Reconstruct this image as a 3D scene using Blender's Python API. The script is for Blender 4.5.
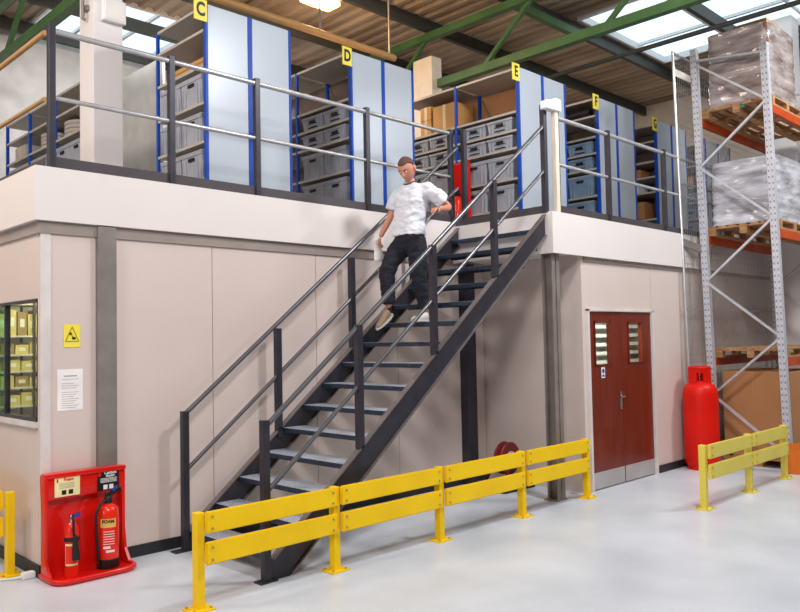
import bpy, bmesh, math, random
from mathutils import Vector, Matrix, noise
random.seed(7)
for o in list(bpy.data.objects): bpy.data.objects.remove(o)
scene = bpy.context.scene
C = scene.collection

# ------------------------------------------------------------ camera
cam_data = bpy.data.cameras.new('camera')
cam_data.sensor_width = 36.0
cam_data.lens = 34.94
cam_data.clip_end = 200
cam = bpy.data.objects.new('camera', cam_data)
C.objects.link(cam)
cam.matrix_world = Matrix(((0.71134746, -0.0162904, -0.7026517, -2.3472547),
                           (-0.70257592, -0.04391099, -0.71025271, -6.51995506),
                           (-0.01928383, 0.99890262, -0.04268122, 1.85),
                           (0, 0, 0, 1)))
scene.camera = cam

# ------------------------------------------------------------ world, big lights, exposure
world = bpy.data.worlds.new('world'); scene.world = world; world.use_nodes = True
bg = world.node_tree.nodes['Background']
bg.inputs[0].default_value = (0.96, 0.98, 1.0, 1); bg.inputs[1].default_value = 2.6
def area(name, loc, target, size, power, color, sy=None):
    l = bpy.data.lights.new(name, 'AREA'); l.energy = power; l.color = color
    l.shape = 'RECTANGLE'; l.size = size; l.size_y = sy or size
    o = bpy.data.objects.new(name, l); C.objects.link(o); o.location = loc
    o.rotation_euler = (Vector(target) - Vector(loc)).to_track_quat('-Z', 'Y').to_euler()
    return o
area('hall_light', (-2.0, -6.0, 5.6), (0.8, -0.5, 0.3), 0.9, 400, (1.0, 0.98, 0.97))
area('left_fill_light', (-7.8, -3.0, 2.5), (0.0, -1.6, 1.0), 3.0, 200, (1.0, 0.97, 0.95), 3.6)  # added low fill from the left, no door opening behind it
area('hall_light', (4.4, -4.1, 6.6), (4.2, -1.8, 0.0), 0.7, 400, (0.98, 0.98, 1.0))
area('hall_light', (8.8, -5.4, 6.6), (8.8, -2.5, 0.5), 0.9, 380, (0.95, 0.98, 1.0))
area('hall_light', (2.5, -8.0, 6.6), (3.0, -5.0, 0.0), 2.0, 70, (0.97, 0.98, 1.0))
area('hall_light', (4.0, 4.4, 6.6), (4.0, 4.6, 0), 1.8, 300, (0.97, 0.98, 1.0))
area('hall_light', (10.5, 3.4, 6.6), (10.5, 3.4, 0), 2.0, 260, (1.0, 0.92, 0.82))
area('hall_light', (-2.8, -1.4, 6.7), (1.4, 4.0, 4.9), 1.2, 230, (0.98, 0.99, 1.0))  # unseen light added to brighten the white column and left shelving
area('hall_light', (-4.2, 1.5, 6.4), (0.2, 1.5, 2.6), 1.6, 330, (1.0, 0.84, 0.70))
scene.view_settings.view_transform = 'Standard'
scene.view_settings.look = 'None'
scene.view_settings.gamma = 1.0
scene.view_settings.use_curve_mapping = False
scene.view_settings.exposure = -0.72

# ------------------------------------------------------------ materials
def lin(c):
    out = []
    for v in c:
        v = v / 255.0
        out.append(v / 12.92 if v <= 0.04045 else ((v + 0.055) / 1.055) ** 2.4)
    return (*out, 1)
def mat(name, col, rough=0.5, metal=0.0, col2=None, scale=4.0, amt=1.0, bump=0.0, bscale=None, stretch=(1,1,1), coat=0.0, detail=4.0):
    m = bpy.data.materials.new(name); m.use_nodes = True
    nt = m.node_tree; b = nt.nodes['Principled BSDF']
    b.inputs['Base Color'].default_value = lin(col)
    b.inputs['Roughness'].default_value = rough
    b.inputs['Metallic'].default_value = metal
    if coat: b.inputs['Coat Weight'].default_value = coat
    if col2 is None: col2 = tuple(min(255, v * 0.93) for v in col)
    tc = nt.nodes.new('ShaderNodeTexCoord'); mp = nt.nodes.new('ShaderNodeMapping')
    mp.inputs['Scale'].default_value = stretch
    nt.links.new(tc.outputs['Object'], mp.inputs['Vector'])
    nz = nt.nodes.new('ShaderNodeTexNoise'); nz.inputs['Scale'].default_value = scale; nz.inputs['Detail'].default_value = detail
    nt.links.new(mp.outputs[0], nz.inputs['Vector'])
    rp = nt.nodes.new('ShaderNodeValToRGB')
    rp.color_ramp.elements[0].position = 0.5 - 0.18 * amt; rp.color_ramp.elements[0].color = lin(col2)
    rp.color_ramp.elements[1].position = 0.5 + 0.18 * amt; rp.color_ramp.elements[1].color = lin(col)
    nt.links.new(nz.outputs[0], rp.inputs[0]); nt.links.new(rp.outputs[0], b.inputs['Base Color'])
    if bump:
        n2 = nt.nodes.new('ShaderNodeTexNoise'); n2.inputs['Scale'].default_value = bscale or scale * 4; n2.inputs['Detail'].default_value = 5
        nt.links.new(mp.outputs[0], n2.inputs['Vector'])
        bp = nt.nodes.new('ShaderNodeBump'); bp.inputs['Strength'].default_value = bump; bp.inputs['Distance'].default_value = 0.02
        nt.links.new(n2.outputs[0], bp.inputs['Height']); nt.links.new(bp.outputs[0], b.inputs['Normal'])
    return m
def emit(name, col, s):
    m = bpy.data.materials.new(name); m.use_nodes = True; nt = m.node_tree
    b = nt.nodes['Principled BSDF']; b.inputs['Base Color'].default_value = lin(col)
    b.inputs['Emission Color'].default_value = lin(col); b.inputs['Emission Strength'].default_value = s
    return m
def glass(name, tint=(235, 245, 240), alpha=0.12):
    m = bpy.data.materials.new(name); m.use_nodes = True; nt = m.node_tree
    nt.nodes.clear()
    out = nt.nodes.new('ShaderNodeOutputMaterial'); mx = nt.nodes.new('ShaderNodeMixShader')
    tr = nt.nodes.new('ShaderNodeBsdfTransparent'); tr.inputs[0].default_value = lin(tint)
    gl = nt.nodes.new('ShaderNodeBsdfGlossy'); gl.inputs['Roughness'].default_value = 0.03
    mx.inputs[0].default_value = alpha
    nt.links.new(tr.outputs[0], mx.inputs[1]); nt.links.new(gl.outputs[0], mx.inputs[2]); nt.links.new(mx.outputs[0], out.inputs[0])
    return m
M = dict(
    fascia=mat('fascia_cream', (230, 221, 217), 0.45, scale=0.6, col2=(225, 215, 210)),
    panel=mat('wall_panel', (218, 201, 193), 0.36, scale=0.8, col2=(212, 194, 186)),
    groove=mat('panel_groove', (150, 136, 128), 0.6),
    channel=mat('channel_strip', (160, 146, 138), 0.45),
    white_trim=mat('pale_trim', (226, 216, 212), 0.4),
    skirting=mat('black_skirting', (34, 34, 38), 0.5),
    floor=mat('painted_floor', (212, 217, 225), 0.30, scale=1.3, col2=(192, 198, 206), bump=0.05, bscale=60, detail=8),
    deck=mat('deck_board', (120, 112, 104), 0.7),
    yellow=mat('barrier_yellow', (250, 206, 14), 0.42, col2=(242, 196, 10), scale=3),
    pale_yellow=mat('barrier_pale_yellow', (232, 212, 96), 0.45, col2=(226, 204, 84), scale=3),
    anthracite=mat('anthracite_steel', (62, 60, 68), 0.38, 0.35, col2=(52, 50, 58), scale=6),
    flange=mat('lit_flange', (132, 122, 120), 0.35, 0.4, col2=(112, 104, 104), scale=6),  # lighter than the stringer: light reflecting off the flange, put into its colour
    railsteel=mat('rail_steel', (112, 112, 116), 0.32, 0.6, scale=8),
    grating=mat('tread_grating', (222, 228, 238), 0.4, 0.2, col2=(130, 140, 156), scale=90, bump=0.4, bscale=120),
    treadfront=mat('tread_front', (72, 86, 110), 0.45, 0.6, col2=(34, 38, 46), scale=60),
    alu=mat('galvanised_tube', (206, 204, 204), 0.3, 0.55, scale=10),
    galv=mat('galvanised_column', (150, 140, 134), 0.45, 0.3, col2=(132, 122, 116), scale=5),
    kick=mat('kick_plate', (76, 68, 72), 0.45, 0.2),
    shelfpanel=mat('shelf_end_panel', (188, 196, 206), 0.33, 0.05, col2=(182, 191, 201), scale=0.6),
    blue=mat('upright_blue', (22, 74, 176), 0.4, scale=4),
    board=mat('shelf_board', (184, 176, 166), 0.5),
    darkboard=mat('shelf_board_under', (120, 100, 92), 0.6),
    crate=mat('grey_crate', (168, 170, 180), 0.5, col2=(152, 154, 164), scale=8),
    bluecrate=mat('blue_grey_crate', (132, 156, 180), 0.5, col2=(116, 140, 166), scale=8),
    lid=mat('crate_lid', (186, 188, 194), 0.5),
    slot=mat('dark_slot', (22, 22, 26), 0.8),
    card=mat('cardboard', (196, 150, 92), 0.75, col2=(184, 138, 82), scale=3),
    card2=mat('brown_cardboard', (182, 130, 88), 0.75, col2=(172, 120, 78), scale=2, bump=0.1),
    tape=mat('packing_tape', (206, 180, 130), 0.3),
    signyellow=mat('sign_yellow', (246, 226, 80), 0.45, col2=(242, 220, 70)),
    black=mat('black_paint', (18, 18, 20), 0.45),
    red=mat('fire_red', (222, 26, 18), 0.28, col2=(212, 20, 14), scale=2, coat=0.4),
    orange_red=mat('extinguisher_red', (236, 46, 24), 0.25, col2=(228, 38, 20), scale=2, coat=0.4),
    gasred=mat('gas_cylinder_red', (226, 24, 6), 0.42, col2=(210, 18, 4), scale=3),
    cream=mat('cream_label', (250, 236, 170), 0.5),
    gold=mat('gold_label', (246, 196, 96), 0.5),
    white=mat('white_paint', (240, 240, 240), 0.45, scale=1, col2=(234, 234, 236)),
    paper=mat('white_paper', (250, 244, 240), 0.6),
    ink=mat('print_grey', (176, 166, 164), 0.7),
    whitecol=mat('white_column_paint', (236, 230, 230), 0.5, scale=0.8, col2=(230, 222, 220)),
    beigecol=mat('beige_column_paint', (232, 216, 196), 0.5),
    door=mat('mahogany_door', (122, 38, 16), 0.35, col2=(96, 26, 10), scale=3, stretch=(6, 6, 0.5), amt=1.5, coat=0.2),
    steelplate=mat('kick_plate_steel', (196, 192, 190), 0.35, 0.5),
    chrome=mat('chrome', (210, 210, 210), 0.18, 1.0),
    green=mat('truss_green', (74, 110, 62), 0.5, col2=(60, 94, 50), scale=3),
    purlin=mat('purlin_dark', (64, 66, 62), 0.6),
    roof=mat('roof_sheet', (206, 184, 160), 0.55, 0.0, col2=(124, 100, 80), scale=1.2, stretch=(1.5, 0.35, 1), amt=1.4, detail=8),  # brown blotches put the tint of warm lamps into grey sheeting
    hallwall=mat('hall_wall', (226, 222, 220), 0.6),
    darkwall=mat('dark_unseen_wall', (70, 72, 76), 0.7),  # for hall walls out of view, coloured dark to cut bounced light
    hallwall2=mat('hall_wall_beige', (214, 200, 186), 0.6),
    rackgrey=mat('rack_upright', (206, 206, 212), 0.4, 0.3, col2=(190, 190, 198), scale=12),
    orange=mat('beam_orange', (196, 76, 26), 0.5, col2=(168, 60, 20), scale=4),
    guard=mat('guard_orange', (240, 124, 34), 0.45),
    partition=mat('partition_grey', (206, 204, 200), 0.5),
    wood=mat('pallet_wood', (190, 144, 96), 0.75, col2=(150, 104, 66), scale=6, stretch=(4, 1, 4)),
    goods=mat('beige_goods', (206, 188, 168), 0.7, col2=(160, 140, 124), scale=3, stretch=(0.5, 0.5, 12), bump=0.3, bscale=12),
    browngoods=mat('brown_goods', (150, 104, 72), 0.7, col2=(120, 100, 96), scale=4),
    wire=mat('mesh_wire', (190, 190, 190), 0.4, 0.6),
    rubber=mat('black_rubber', (20, 20, 22), 0.6),
    darkred=mat('reel_red', (132, 34, 34), 0.45),
    blueplastic=mat('blue_plastic', (60, 60, 150), 0.4),
    skin=mat('skin', (206, 142, 116), 0.5, col2=(198, 130, 104), scale=8),
    hair=mat('short_brown_hair', (110, 78, 64), 0.9, col2=(88, 62, 52), scale=60, bump=0.5),
    shirt=mat('white_shirt', (226, 226, 232), 0.8, col2=(212, 212, 220), scale=5, bump=0.3, bscale=10),
    trousers=mat('navy_trousers', (16, 18, 32), 0.85, col2=(18, 20, 34), scale=6, bump=0.3, bscale=14),
    shoe=mat('tan_shoe', (150, 122, 100), 0.6),
    sole=mat('pale_sole', (214, 208, 200), 0.6),
    collar=mat('grey_collar', (84, 84, 92), 0.8),
    file=mat('yellow_file_box', (226, 208, 130), 0.6),
    file2=mat('tan_file_box', (170, 140, 80), 0.6),
    pipe=mat('tan_lamplit_pipe', (190, 146, 92), 0.45, 0.1),  # tan of the left rails; on the roof pipe, orange lamplight painted in
    bolt=mat('bolt_zinc', (196, 180, 110), 0.35, 0.6),
)
def slotmat():
    m = bpy.data.materials.new('punched_slots'); m.use_nodes = True; nt = m.node_tree; b = nt.nodes['Principled BSDF']; b.inputs['Roughness'].default_value = 0.5
    tc = nt.nodes.new('ShaderNodeTexCoord'); sp_ = nt.nodes.new('ShaderNodeSeparateXYZ'); nt.links.new(tc.outputs['Object'], sp_.inputs[0])
    a = nt.nodes.new('ShaderNodeMath'); a.operation = 'MULTIPLY'; a.inputs[1].default_value = 12.0; nt.links.new(sp_.outputs['Z'], a.inputs[0])
    f = nt.nodes.new('ShaderNodeMath'); f.operation = 'FRACT'; nt.links.new(a.outputs[0], f.inputs[0])
    g = nt.nodes.new('ShaderNodeMath'); g.operation = 'LESS_THAN'; g.inputs[1].default_value = 0.32; nt.links.new(f.outputs[0], g.inputs[0])
    mx = nt.nodes.new('ShaderNodeMix'); mx.data_type = 'RGBA'; mx.inputs[6].default_value = lin((206, 206, 212)); mx.inputs[7].default_value = lin((120, 118, 128))
    nt.links.new(g.outputs[0], mx.inputs[0]); nt.links.new(mx.outputs[2], b.inputs['Base Color']); return m
M['slots'] = slotmat()
for k_ in ('gasred', 'door', 'yellow', 'red', 'orange_red', 'pale_yellow', 'blue', 'card2', 'card', 'orange'):
    M[k_].node_tree.nodes['Principled BSDF'].inputs['Specular IOR Level'].default_value = 0.25
M['glass'] = glass('clear_glass', (240, 246, 240), 0.08)
M['greenglass'] = glass('greenish_glass', (190, 224, 200), 0.10)
M['skyglass'] = glass('skylight_glass', (236, 246, 250), 0.04)
M['tube'] = emit('fluorescent_tube', (238, 240, 190), 9.0)
M['lamp'] = emit('warm_lamp', (255, 206, 120), 14.0)
M['led'] = emit('cool_indicator', (190, 255, 245), 2.0)
def wrapmat(name, a, b, c):
    m = mat(name, a, 0.22, 0.0, col2=b, scale=2.2, stretch=(0.8, 0.8, 3.5), amt=1.2, bump=1.0, bscale=6)
    m.node_tree.nodes['Principled BSDF'].inputs['Coat Weight'].default_value = 0.6
    return m
M['wrap_silver'] = wrapmat('silver_wrap', (226, 226, 234), (122, 114, 120), None)
M['wrap_brown'] = wrapmat('smoky_wrap', (198, 186, 184), (104, 80, 72), None)

# ------------------------------------------------------------ mesh helpers
class MB:
    def __init__(s): s.bm = bmesh.new()
    def box(s, x0, y0, z0, x1, y1, z1, rot=None, bev=0):
        r = bmesh.ops.create_cube(s.bm, size=1)
        vs = r['verts']
        c = Vector(((x0+x1)/2, (y0+y1)/2, (z0+z1)/2)); d = Vector((abs(x1-x0), abs(y1-y0), abs(z1-z0)))
        for v in vs:
            p = Vector((v.co.x*d.x, v.co.y*d.y, v.co.z*d.z))
            if rot: p = rot @ p
            v.co = p + c
        if bev:
            es = list({e for v in vs for e in v.link_edges})
            bmesh.ops.bevel(s.bm, geom=es, offset=bev, segments=2, profile=0.6, affect='EDGES')
        return s
    def bar(s, a, b, w, h, up=(0,0,1)):
        a = Vector(a); b = Vector(b); d = (b-a); L = d.length; d.normalize(); up = Vector(up)
        sx = d.cross(up)
        if sx.length < 1e-4: sx = d.cross(Vector((1,0,0)))
        sx.normalize(); uz = sx.cross(d)
        vs = []
        for t in (a, b):
            for i, j in ((-1,-1),(1,-1),(1,1),(-1,1)):
                vs.append(s.bm.verts.new(t + sx*i*w/2 + uz*j*h/2))
        f = [(3,2,1,0),(4,5,6,7),(0,1,5,4),(1,2,6,5),(2,3,7,6),(3,0,4,7)]
        for q in f: s.bm.faces.new([vs[k] for k in q])
        return s
    def tube(s, pts, r, n=10, cap=True, closed=False):
        pts = [Vector(p) for p in pts]; rings = []; N = len(pts)
        prev = None
        for i, p in enumerate(pts):
            if closed: d = pts[(i+1)%N] - pts[i-1]
            else: d = pts[min(i+1, N-1)] - pts[max(i-1, 0)]
            d.normalize()
            if prev is None:
                u = d.cross(Vector((0,0,1)))
                if u.length < 1e-3: u = d.cross(Vector((1,0,0)))
            else:
                u = prev - d*prev.dot(d)
            u.normalize(); prev = u; v = d.cross(u)
            rr = r[i] if isinstance(r, (list, tuple)) else r
            rings.append([s.bm.verts.new(p + (u*math.cos(2*math.pi*k/n) + v*math.sin(2*math.pi*k/n))*rr) for k in range(n)])
        R = range(N if closed else N-1)
        for i in R:
            A = rings[i]; B = rings[(i+1)%N]
            for k in range(n): s.bm.faces.new((A[k], A[(k+1)%n], B[(k+1)%n], B[k]))
        if cap and not closed:
            s.bm.faces.new(rings[0][::-1]); s.bm.faces.new(rings[-1])
        return s
    def lathe(s, prof, c=(0,0,0), n=28, cap=True):
        c = Vector(c); rings = []
        for r, z in prof:
            rings.append([s.bm.verts.new(c + Vector((r*math.cos(2*math.pi*k/n), r*math.sin(2*math.pi*k/n), z))) for k in range(n)])
        for A, B in zip(rings, rings[1:]):
            for k in range(n): s.bm.faces.new((A[k], A[(k+1)%n], B[(k+1)%n], B[k]))
        if cap: s.bm.faces.new(rings[0][::-1]); s.bm.faces.new(rings[-1])
        return s
    def prism(s, pts, off):
        off = Vector(off); a = [s.bm.verts.new(Vector(p)) for p in pts]; b = [s.bm.verts.new(Vector(p)+off) for p in pts]
        n = len(pts)
        s.bm.faces.new(a[::-1]); s.bm.faces.new(b)
        for k in range(n): s.bm.faces.new((a[k], a[(k+1)%n], b[(k+1)%n], b[k]))
        return s
    def build(s, name, m, parent=None, smooth=False, loc=None):
        bmesh.ops.recalc_face_normals(s.bm, faces=s.bm.faces)
        me = bpy.data.meshes.new(name); s.bm.to_mesh(me); s.bm.free()
        me.materials.append(M[m] if isinstance(m, str) else m)
        if smooth:
            for p in me.polygons: p.use_smooth = True
            try: me.set_sharp_from_angle(angle=math.radians(40))
            except Exception: pass
        o = bpy.data.objects.new(name, me); C.objects.link(o)
        if parent: o.parent = parent
        if loc: o.location = loc
        return o
def tag(o, label=None, cat=None, group=None, kind=None):
    if label: o['label'] = label
    if cat: o['category'] = cat
    if group: o['group'] = group
    if kind: o['kind'] = kind
    return o
def empty(name, loc=(0,0,0), rz=0):
    o = bpy.data.objects.new(name, None); C.objects.link(o); o.location = loc; o.rotation_euler.z = rz
    o.empty_display_size = 0.1
    return o
def copy_tree(o, parent=None):
    c = o.copy(); C.objects.link(c); c.parent = parent
    for ch in list(o.children): copy_tree(ch, c)
    return c
def struct(o, label=None, cat=None):
    return tag(o, label, cat, kind='structure')
def text(name, s, size, m, parent, loc, rot, ext=0.001, align='CENTER'):
    cu = bpy.data.curves.new(name, 'FONT'); cu.body = s; cu.size = size; cu.extrude = ext; cu.align_x = align; cu.align_y = 'CENTER'
    cu.offset = size*0.035
    t = bpy.data.objects.new(name, cu); C.objects.link(t)
    bpy.context.view_layer.update()
    me = bpy.data.meshes.new_from_object(t.evaluated_get(bpy.context.evaluated_depsgraph_get()))
    bpy.data.objects.remove(t)
    me.materials.clear(); me.materials.append(M[m])
    o = bpy.data.objects.new(name, me); C.objects.link(o); o.parent = parent; o.location = loc; o.rotation_euler = rot
    if name == 'sign_letter': o.scale = (0.74, 1, 1)
    return o
PI = math.pi
FRONT = (PI/2, 0, 0)           # text readable from -Y
SIDE = (PI/2, 0, -PI/2)        # text readable from -X

# ------------------------------------------------------------ setting: floor, roof, hall walls
struct(MB().box(-12, -16, -0.1, 22, 9, 0).build('floor', 'floor'), 'pale grey painted concrete floor', 'floor')
# roof of corrugated sheet with a long skylight opening
def roof_strip(bm_, x0, x1, y0, y1, z=7.2, pitch=0.25):
    n = int(round((x1-x0)/pitch)); prof = []
    for i in range(n):
        x = x0 + i*pitch
        prof += [(x, z), (x+0.09, z), (x+0.125, z+0.05), (x+0.215, z+0.05)]
    prof.append((x0+n*pitch, z))
    A = [bm_.verts.new((x, y0, zz)) for x, zz in prof]; B = [bm_.verts.new((x, y1, zz)) for x, zz in prof]
    for k in range(len(prof)-1): bm_.faces.new((A[k], A[k+1], B[k+1], B[k]))
m = MB()
SK = (9.0, 12.0, -6.0, 0.45)
roof_strip(m.bm, -8.2, 2.3, -13, 7.1)
roof_strip(m.bm, 2.3, 4.5, -13, 5.0)
roof_strip(m.bm, 2.3, 4.5, 6.9, 7.1)
roof_strip(m.bm, 4.5, 9.0, -13, 7.1)
roof_strip(m.bm, 12.0, 14.5, -13, 7.1)
roof_strip(m.bm, 9.0, 12.0, 0.45, 7.1)
roof_strip(m.bm, 9.0, 12.0, -13, -6.0)
struct(m.build('ceiling', 'roof'), 'corrugated roof sheeting, its brown tone painted in for warm lamplight', 'roof')
# skylights: upstand, bars, glass
def rooflight(nm, sk_, label, nb):
    x0, x1, y0, y1 = sk_
    m = MB()
    for a in ((x0-0.05, y0, x0, y1), (x1, y0, x1+0.05, y1), (x0-0.05, y1, x1+0.05, y1+0.05), (x0-0.05, y0-0.05, x1+0.05, y0)):
        m.box(a[0], a[1], 7.18, a[2], a[3], 7.30)
    sk = struct(m.build(nm, 'white'), label, 'window')
    for i in range(1, 3): MB().box(x0+(x1-x0)*i/3-0.025, y0, 7.26, x0+(x1-x0)*i/3+0.025, y1, 7.31).build('glazing_bar', 'white', sk)
    for j in range(1, nb): MB().box(x0, y1-(y1-y0)*j/nb-0.02, 7.265, x1, y1-(y1-y0)*j/nb+0.02, 7.305).build('glazing_bar', 'white', sk)
    MB().box(x0, y0, 7.28, x1, y1, 7.285).build('pane', 'skyglass', sk)
rooflight('window_2', SK, 'long rooflight between the green trusses at upper right', 5)
rooflight('window_3', (2.3, 4.5, 5.0, 6.9), 'small rooflight over the rear wall behind the white column', 2)
struct(MB().box(-8, 7.0, 0, 14.7, 7.2, 7.3).build('wall_back', 'hallwall'), 'white rear hall wall', 'wall')
struct(MB().box(-8.2, -13, 0, -8.0, 7.2, 7.3).build('wall_west', 'darkwall'), 'hall side wall', 'wall')
struct(MB().box(-8.2, -13.2, 0, 14.7, -13, 7.3).build('wall_near', 'darkwall'), 'hall wall behind the viewer', 'wall')
struct(MB().box(14.5, -13, 0, 14.7, 7.0, 7.3).build('wall_right', 'hallwall2'), 'beige hall end wall', 'wall')

# trusses and purlins
for xt in (1.45, 7.1):
    t = struct(empty('roof_truss', (xt, -1, 6.0)), 'green steel lattice roof truss', 'truss')
    def loc(x, y, z): return (x-xt, y+1, z-6.0)
    MB().box(*loc(xt-0.06, -12.9, 6.0), *loc(xt+0.06, 6.95, 6.13)).build('bottom_chord', 'green', t)
    MB().box(*loc(xt-0.06, -12.9, 6.85), *loc(xt+0.06, 6.95, 6.97)).build('top_chord', 'green', t)
    for k in range(-3, 4):
        yb = 1.05 - 2.15*k
        if -8.5 < yb < 6.9:
            MB().bar(loc(xt, yb, 6.1), loc(xt, yb-0.95, 6.9), 0.06, 0.06).build('diagonal', 'green', t)
m = MB()
for y in (-7.6, -6.0, -4.4, -2.8, -1.2, 0.6, 2.2, 3.8, 5.4, 6.7):
    m.box(-8, y-0.04, 6.98, 14.5, y+0.04, 7.18)
struct(m.build('trim_6', 'purlin'), 'row of dark roof purlins', 'trim')
m = MB()
for y in (0.45,):
    m.box(7.16, y-0.05, 6.85, 9.1, y+0.05, 6.97)
struct(m.build('trim_7', 'green'), 'green ties between trusses', 'trim')

# hall columns
c1 = struct(MB().box(1.30, 2.0, 0, 1.64, 2.38, 6.0, bev=0.004).build('steel_column', 'whitecol'), 'white square hall column at left of the mezzanine', 'column')
c2 = struct(MB().box(6.92, 2.0, 0, 7.16, 2.42, 6.5, bev=0.004).build('steel_column', 'beigecol'), 'beige boxed hall column behind the shelving marked E', 'column')
c3 = struct(MB().box(11.35, -2.1, 0, 11.7, -1.75, 7.15, bev=0.004).build('steel_column', 'whitecol'), 'pale hall column behind the pallet rack', 'column')

# ------------------------------------------------------------ mezzanine box
ZD = 3.28      # deck level
def panels_front(m, mg, y, xs, z0, z1, th=0.04):
    for a, b in zip(xs, xs[1:]):
        m.box(a+0.004, y, z0, b-0.004, y+th, z1)
        mg.box(b-0.02, y+0.012, z0, b+0.02, y+th-0.004, z1)
ZT = 2.87
m = MB(); g = MB()
panels_front(m, g, 0, [0.0, 0.46, 1.585, 2.84, 4.05, 5.65], 0, ZT)
w = struct(m.build('wall_front', 'panel'), 'pinkish beige partition wall beside the stairs', 'wall')
g.build('panel_joint', 'groove', w)
# left wall with window opening y .06-2.3, z 1.26-2.22
m = MB()
m.box(0, 0.04, 0, 0.04, 4.5, 1.24); m.box(0, 0.04, 2.24, 0.04, 4.5, ZT); m.box(0, 0.04, 1.24, 0.04, 0.07, 2.24); m.box(0, 2.3, 1.24, 0.04, 4.5, 2.24)
struct(m.build('wall_left', 'panel'), 'beige partition wall with the office window', 'wall')
# corner profile and top channel
struct(MB().box(0.0, -0.01, 0.1, 0.08, 0, ZT-0.09).build('trim_1', 'white_trim'), 'pale corner profile', 'trim')
struct(MB().box(0, -0.02, ZT-0.10, 5.65, 0, ZT).box(-0.02, -0.02, ZT-0.10, 0, 4.5, ZT).build('trim_2', 'channel'), 'grey channel under the fascia', 'trim')
struct(MB().box(-0.015, -0.015, 0, 5.64, 0, 0.1).build('baseboard_front', 'skirting'), 'black skirting', 'skirting')
struct(MB().box(-0.015, 0, 0, 0, 4.5, 0.1).build('baseboard_left', 'skirting'), 'black skirting', 'skirting')
# right hand room wall with door opening 5.76-7.31
YB = -1.5
m = MB(); g = MB()
m.box(5.65, YB, 0, 5.74, YB+0.04, ZT-0.04); m.box(5.74, YB, 2.17, 7.34, YB+0.04, ZT-0.04)
panels_front(m, g, YB, [7.345, 8.25, 9.5, 10.7, 11.9, 13.1], 0, ZT-0.04)
m.box(5.65, YB+0.04, 0, 5.69, 0, ZT-0.04)
w = struct(m.build('wall_door', 'panel'), 'pale partition wall around the red-brown door', 'wall')
g.build('panel_joint', 'groove', w)
struct(MB().box(5.70, YB-0.02, ZT-0.13, 13.1, YB, ZT-0.05).build('trim_3', 'channel'), 'grey channel over the door wall', 'trim')
struct(MB().box(7.42, YB-0.015, 0, 13.1, YB, 0.1).build('baseboard_right', 'skirting'), 'black skirting', 'skirting')
# fascia: front, left, landing face, right
FZ0, FZ1 = 2.84, 3.30
m = MB()
m.box(-0.06, -0.06, FZ0+0.03, 5.1, -0.02, FZ1); m.box(-0.06, -0.02, FZ0+0.03, -0.02, 4.5, FZ1)
m.box(-0.06, -0.06, FZ1, 5.1, 0.0, FZ1+0.012); m.box(-0.06, 0, FZ1, 0, 4.5, FZ1+0.012)
struct(m.build('trim_4', 'fascia'), 'cream fascia board around the mezzanine edge', 'fascia')
m = MB()
m.box(5.0, -1.56, 2.79, 13.1, -1.52, 3.25); m.box(5.0, -1.52, 2.79, 5.04, -0.06, 3.25); m.box(5.0, -1.56, 3.25, 13.1, -1.50, 3.262)
m.box(5.04, -1.52, 2.82, 5.65, -0.02, 2.86)
struct(m.build('trim_8', 'fascia'), 'cream fascia board over the door side', 'fascia')
m = MB()
m.box(-0.02, -0.02, ZT, 5.1, 6.9, ZD); m.box(5.04, -1.52, ZT, 13.1, -0.02, 3.24); m.box(5.1, -0.02, ZT, 13.1, 6.9, 3.24)
struct(m.build('mezzanine_deck', 'deck'), 'mezzanine deck', 'deck')
# steel columns under the mezzanine
def hcol(x0, y0, x1, y1, z1, label):
    o = empty('steel_column', ((x0+x1)/2, (y0+y1)/2, 0)); cx, cy = (x0+x1)/2, (y0+y1)/2
    m = MB(); m.box(x0-cx, y0-cy, 0, x1-cx, y0-cy+0.012, z1); m.box(x0-cx, y1-cy-0.012, 0, x1-cx, y1-cy, z1); m.box(-0.006, y0-cy, 0, 0.006, y1-cy, z1)
    m.build('column_shaft', 'galv', o)
    MB().box(x0-cx-0.03, y0-cy-0.005, 0, x1-cx+0.03, y1-cy+0.03, 0.012).build('base_plate', 'galv', o)
    return struct(o, label, 'column')
struct(MB().box(0.46, -0.05, 0, 0.62, 0.0, ZT-0.01, bev=0.003).build('steel_column', 'galv'), 'grey steel column set in the front wall above the fire point', 'column')
hcol(5.05, -1.5, 5.20, -1.36, 2.82, 'grey steel column under the landing corner')
struct(MB().box(5.16, -0.12, 0, 5.34, -0.0, 2.8, bev=0.003).build('steel_column', 'anthracite'), 'dark steel column against the wall under the landing', 'column')

# left office window and its room
w = struct(empty('window_1', (0, 1.2, 1.74)), 'office window with dark frame on the left wall', 'window')
m = MB()
Y = lambda y: y-1.2
Z = lambda z: z-1.74
m.box(-0.01, Y(0.06), Z(1.23), 0.05, Y(2.3), Z(1.265)); m.box(-0.01, Y(0.06), Z(2.215), 0.05, Y(2.3), Z(2.235))
m.box(-0.0, Y(0.05), Z(1.24), 0.05, Y(0.075), Z(2.24)); m.box(0, Y(2.28), Z(1.24), 0.05, Y(2.31), Z(2.24))
m.build('window_frame', 'anthracite', w)
for y in (0.84, 1.6): MB().box(0.0, Y(y-0.013), Z(1.26), 0.045, Y(y+0.013), Z(2.22)).build('mullion', 'anthracite', w)
MB().box(-0.03, Y(0.04), Z(1.19), 0.0, Y(2.32), Z(1.235)).build('window_sill', 'white_trim', w)
MB().box(0.02, Y(0.075), Z(1.26), 0.026, Y(0.83), Z(2.22)).build('pane', 'glass', w)
MB().box(0.02, Y(0.85), Z(1.26), 0.026, Y(1.59), Z(2.22)).build('pane', 'greenglass', w)
MB().box(0.02, Y(1.61), Z(1.26), 0.026, Y(2.28), Z(2.22)).build('pane', 'greenglass', w)
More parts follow.
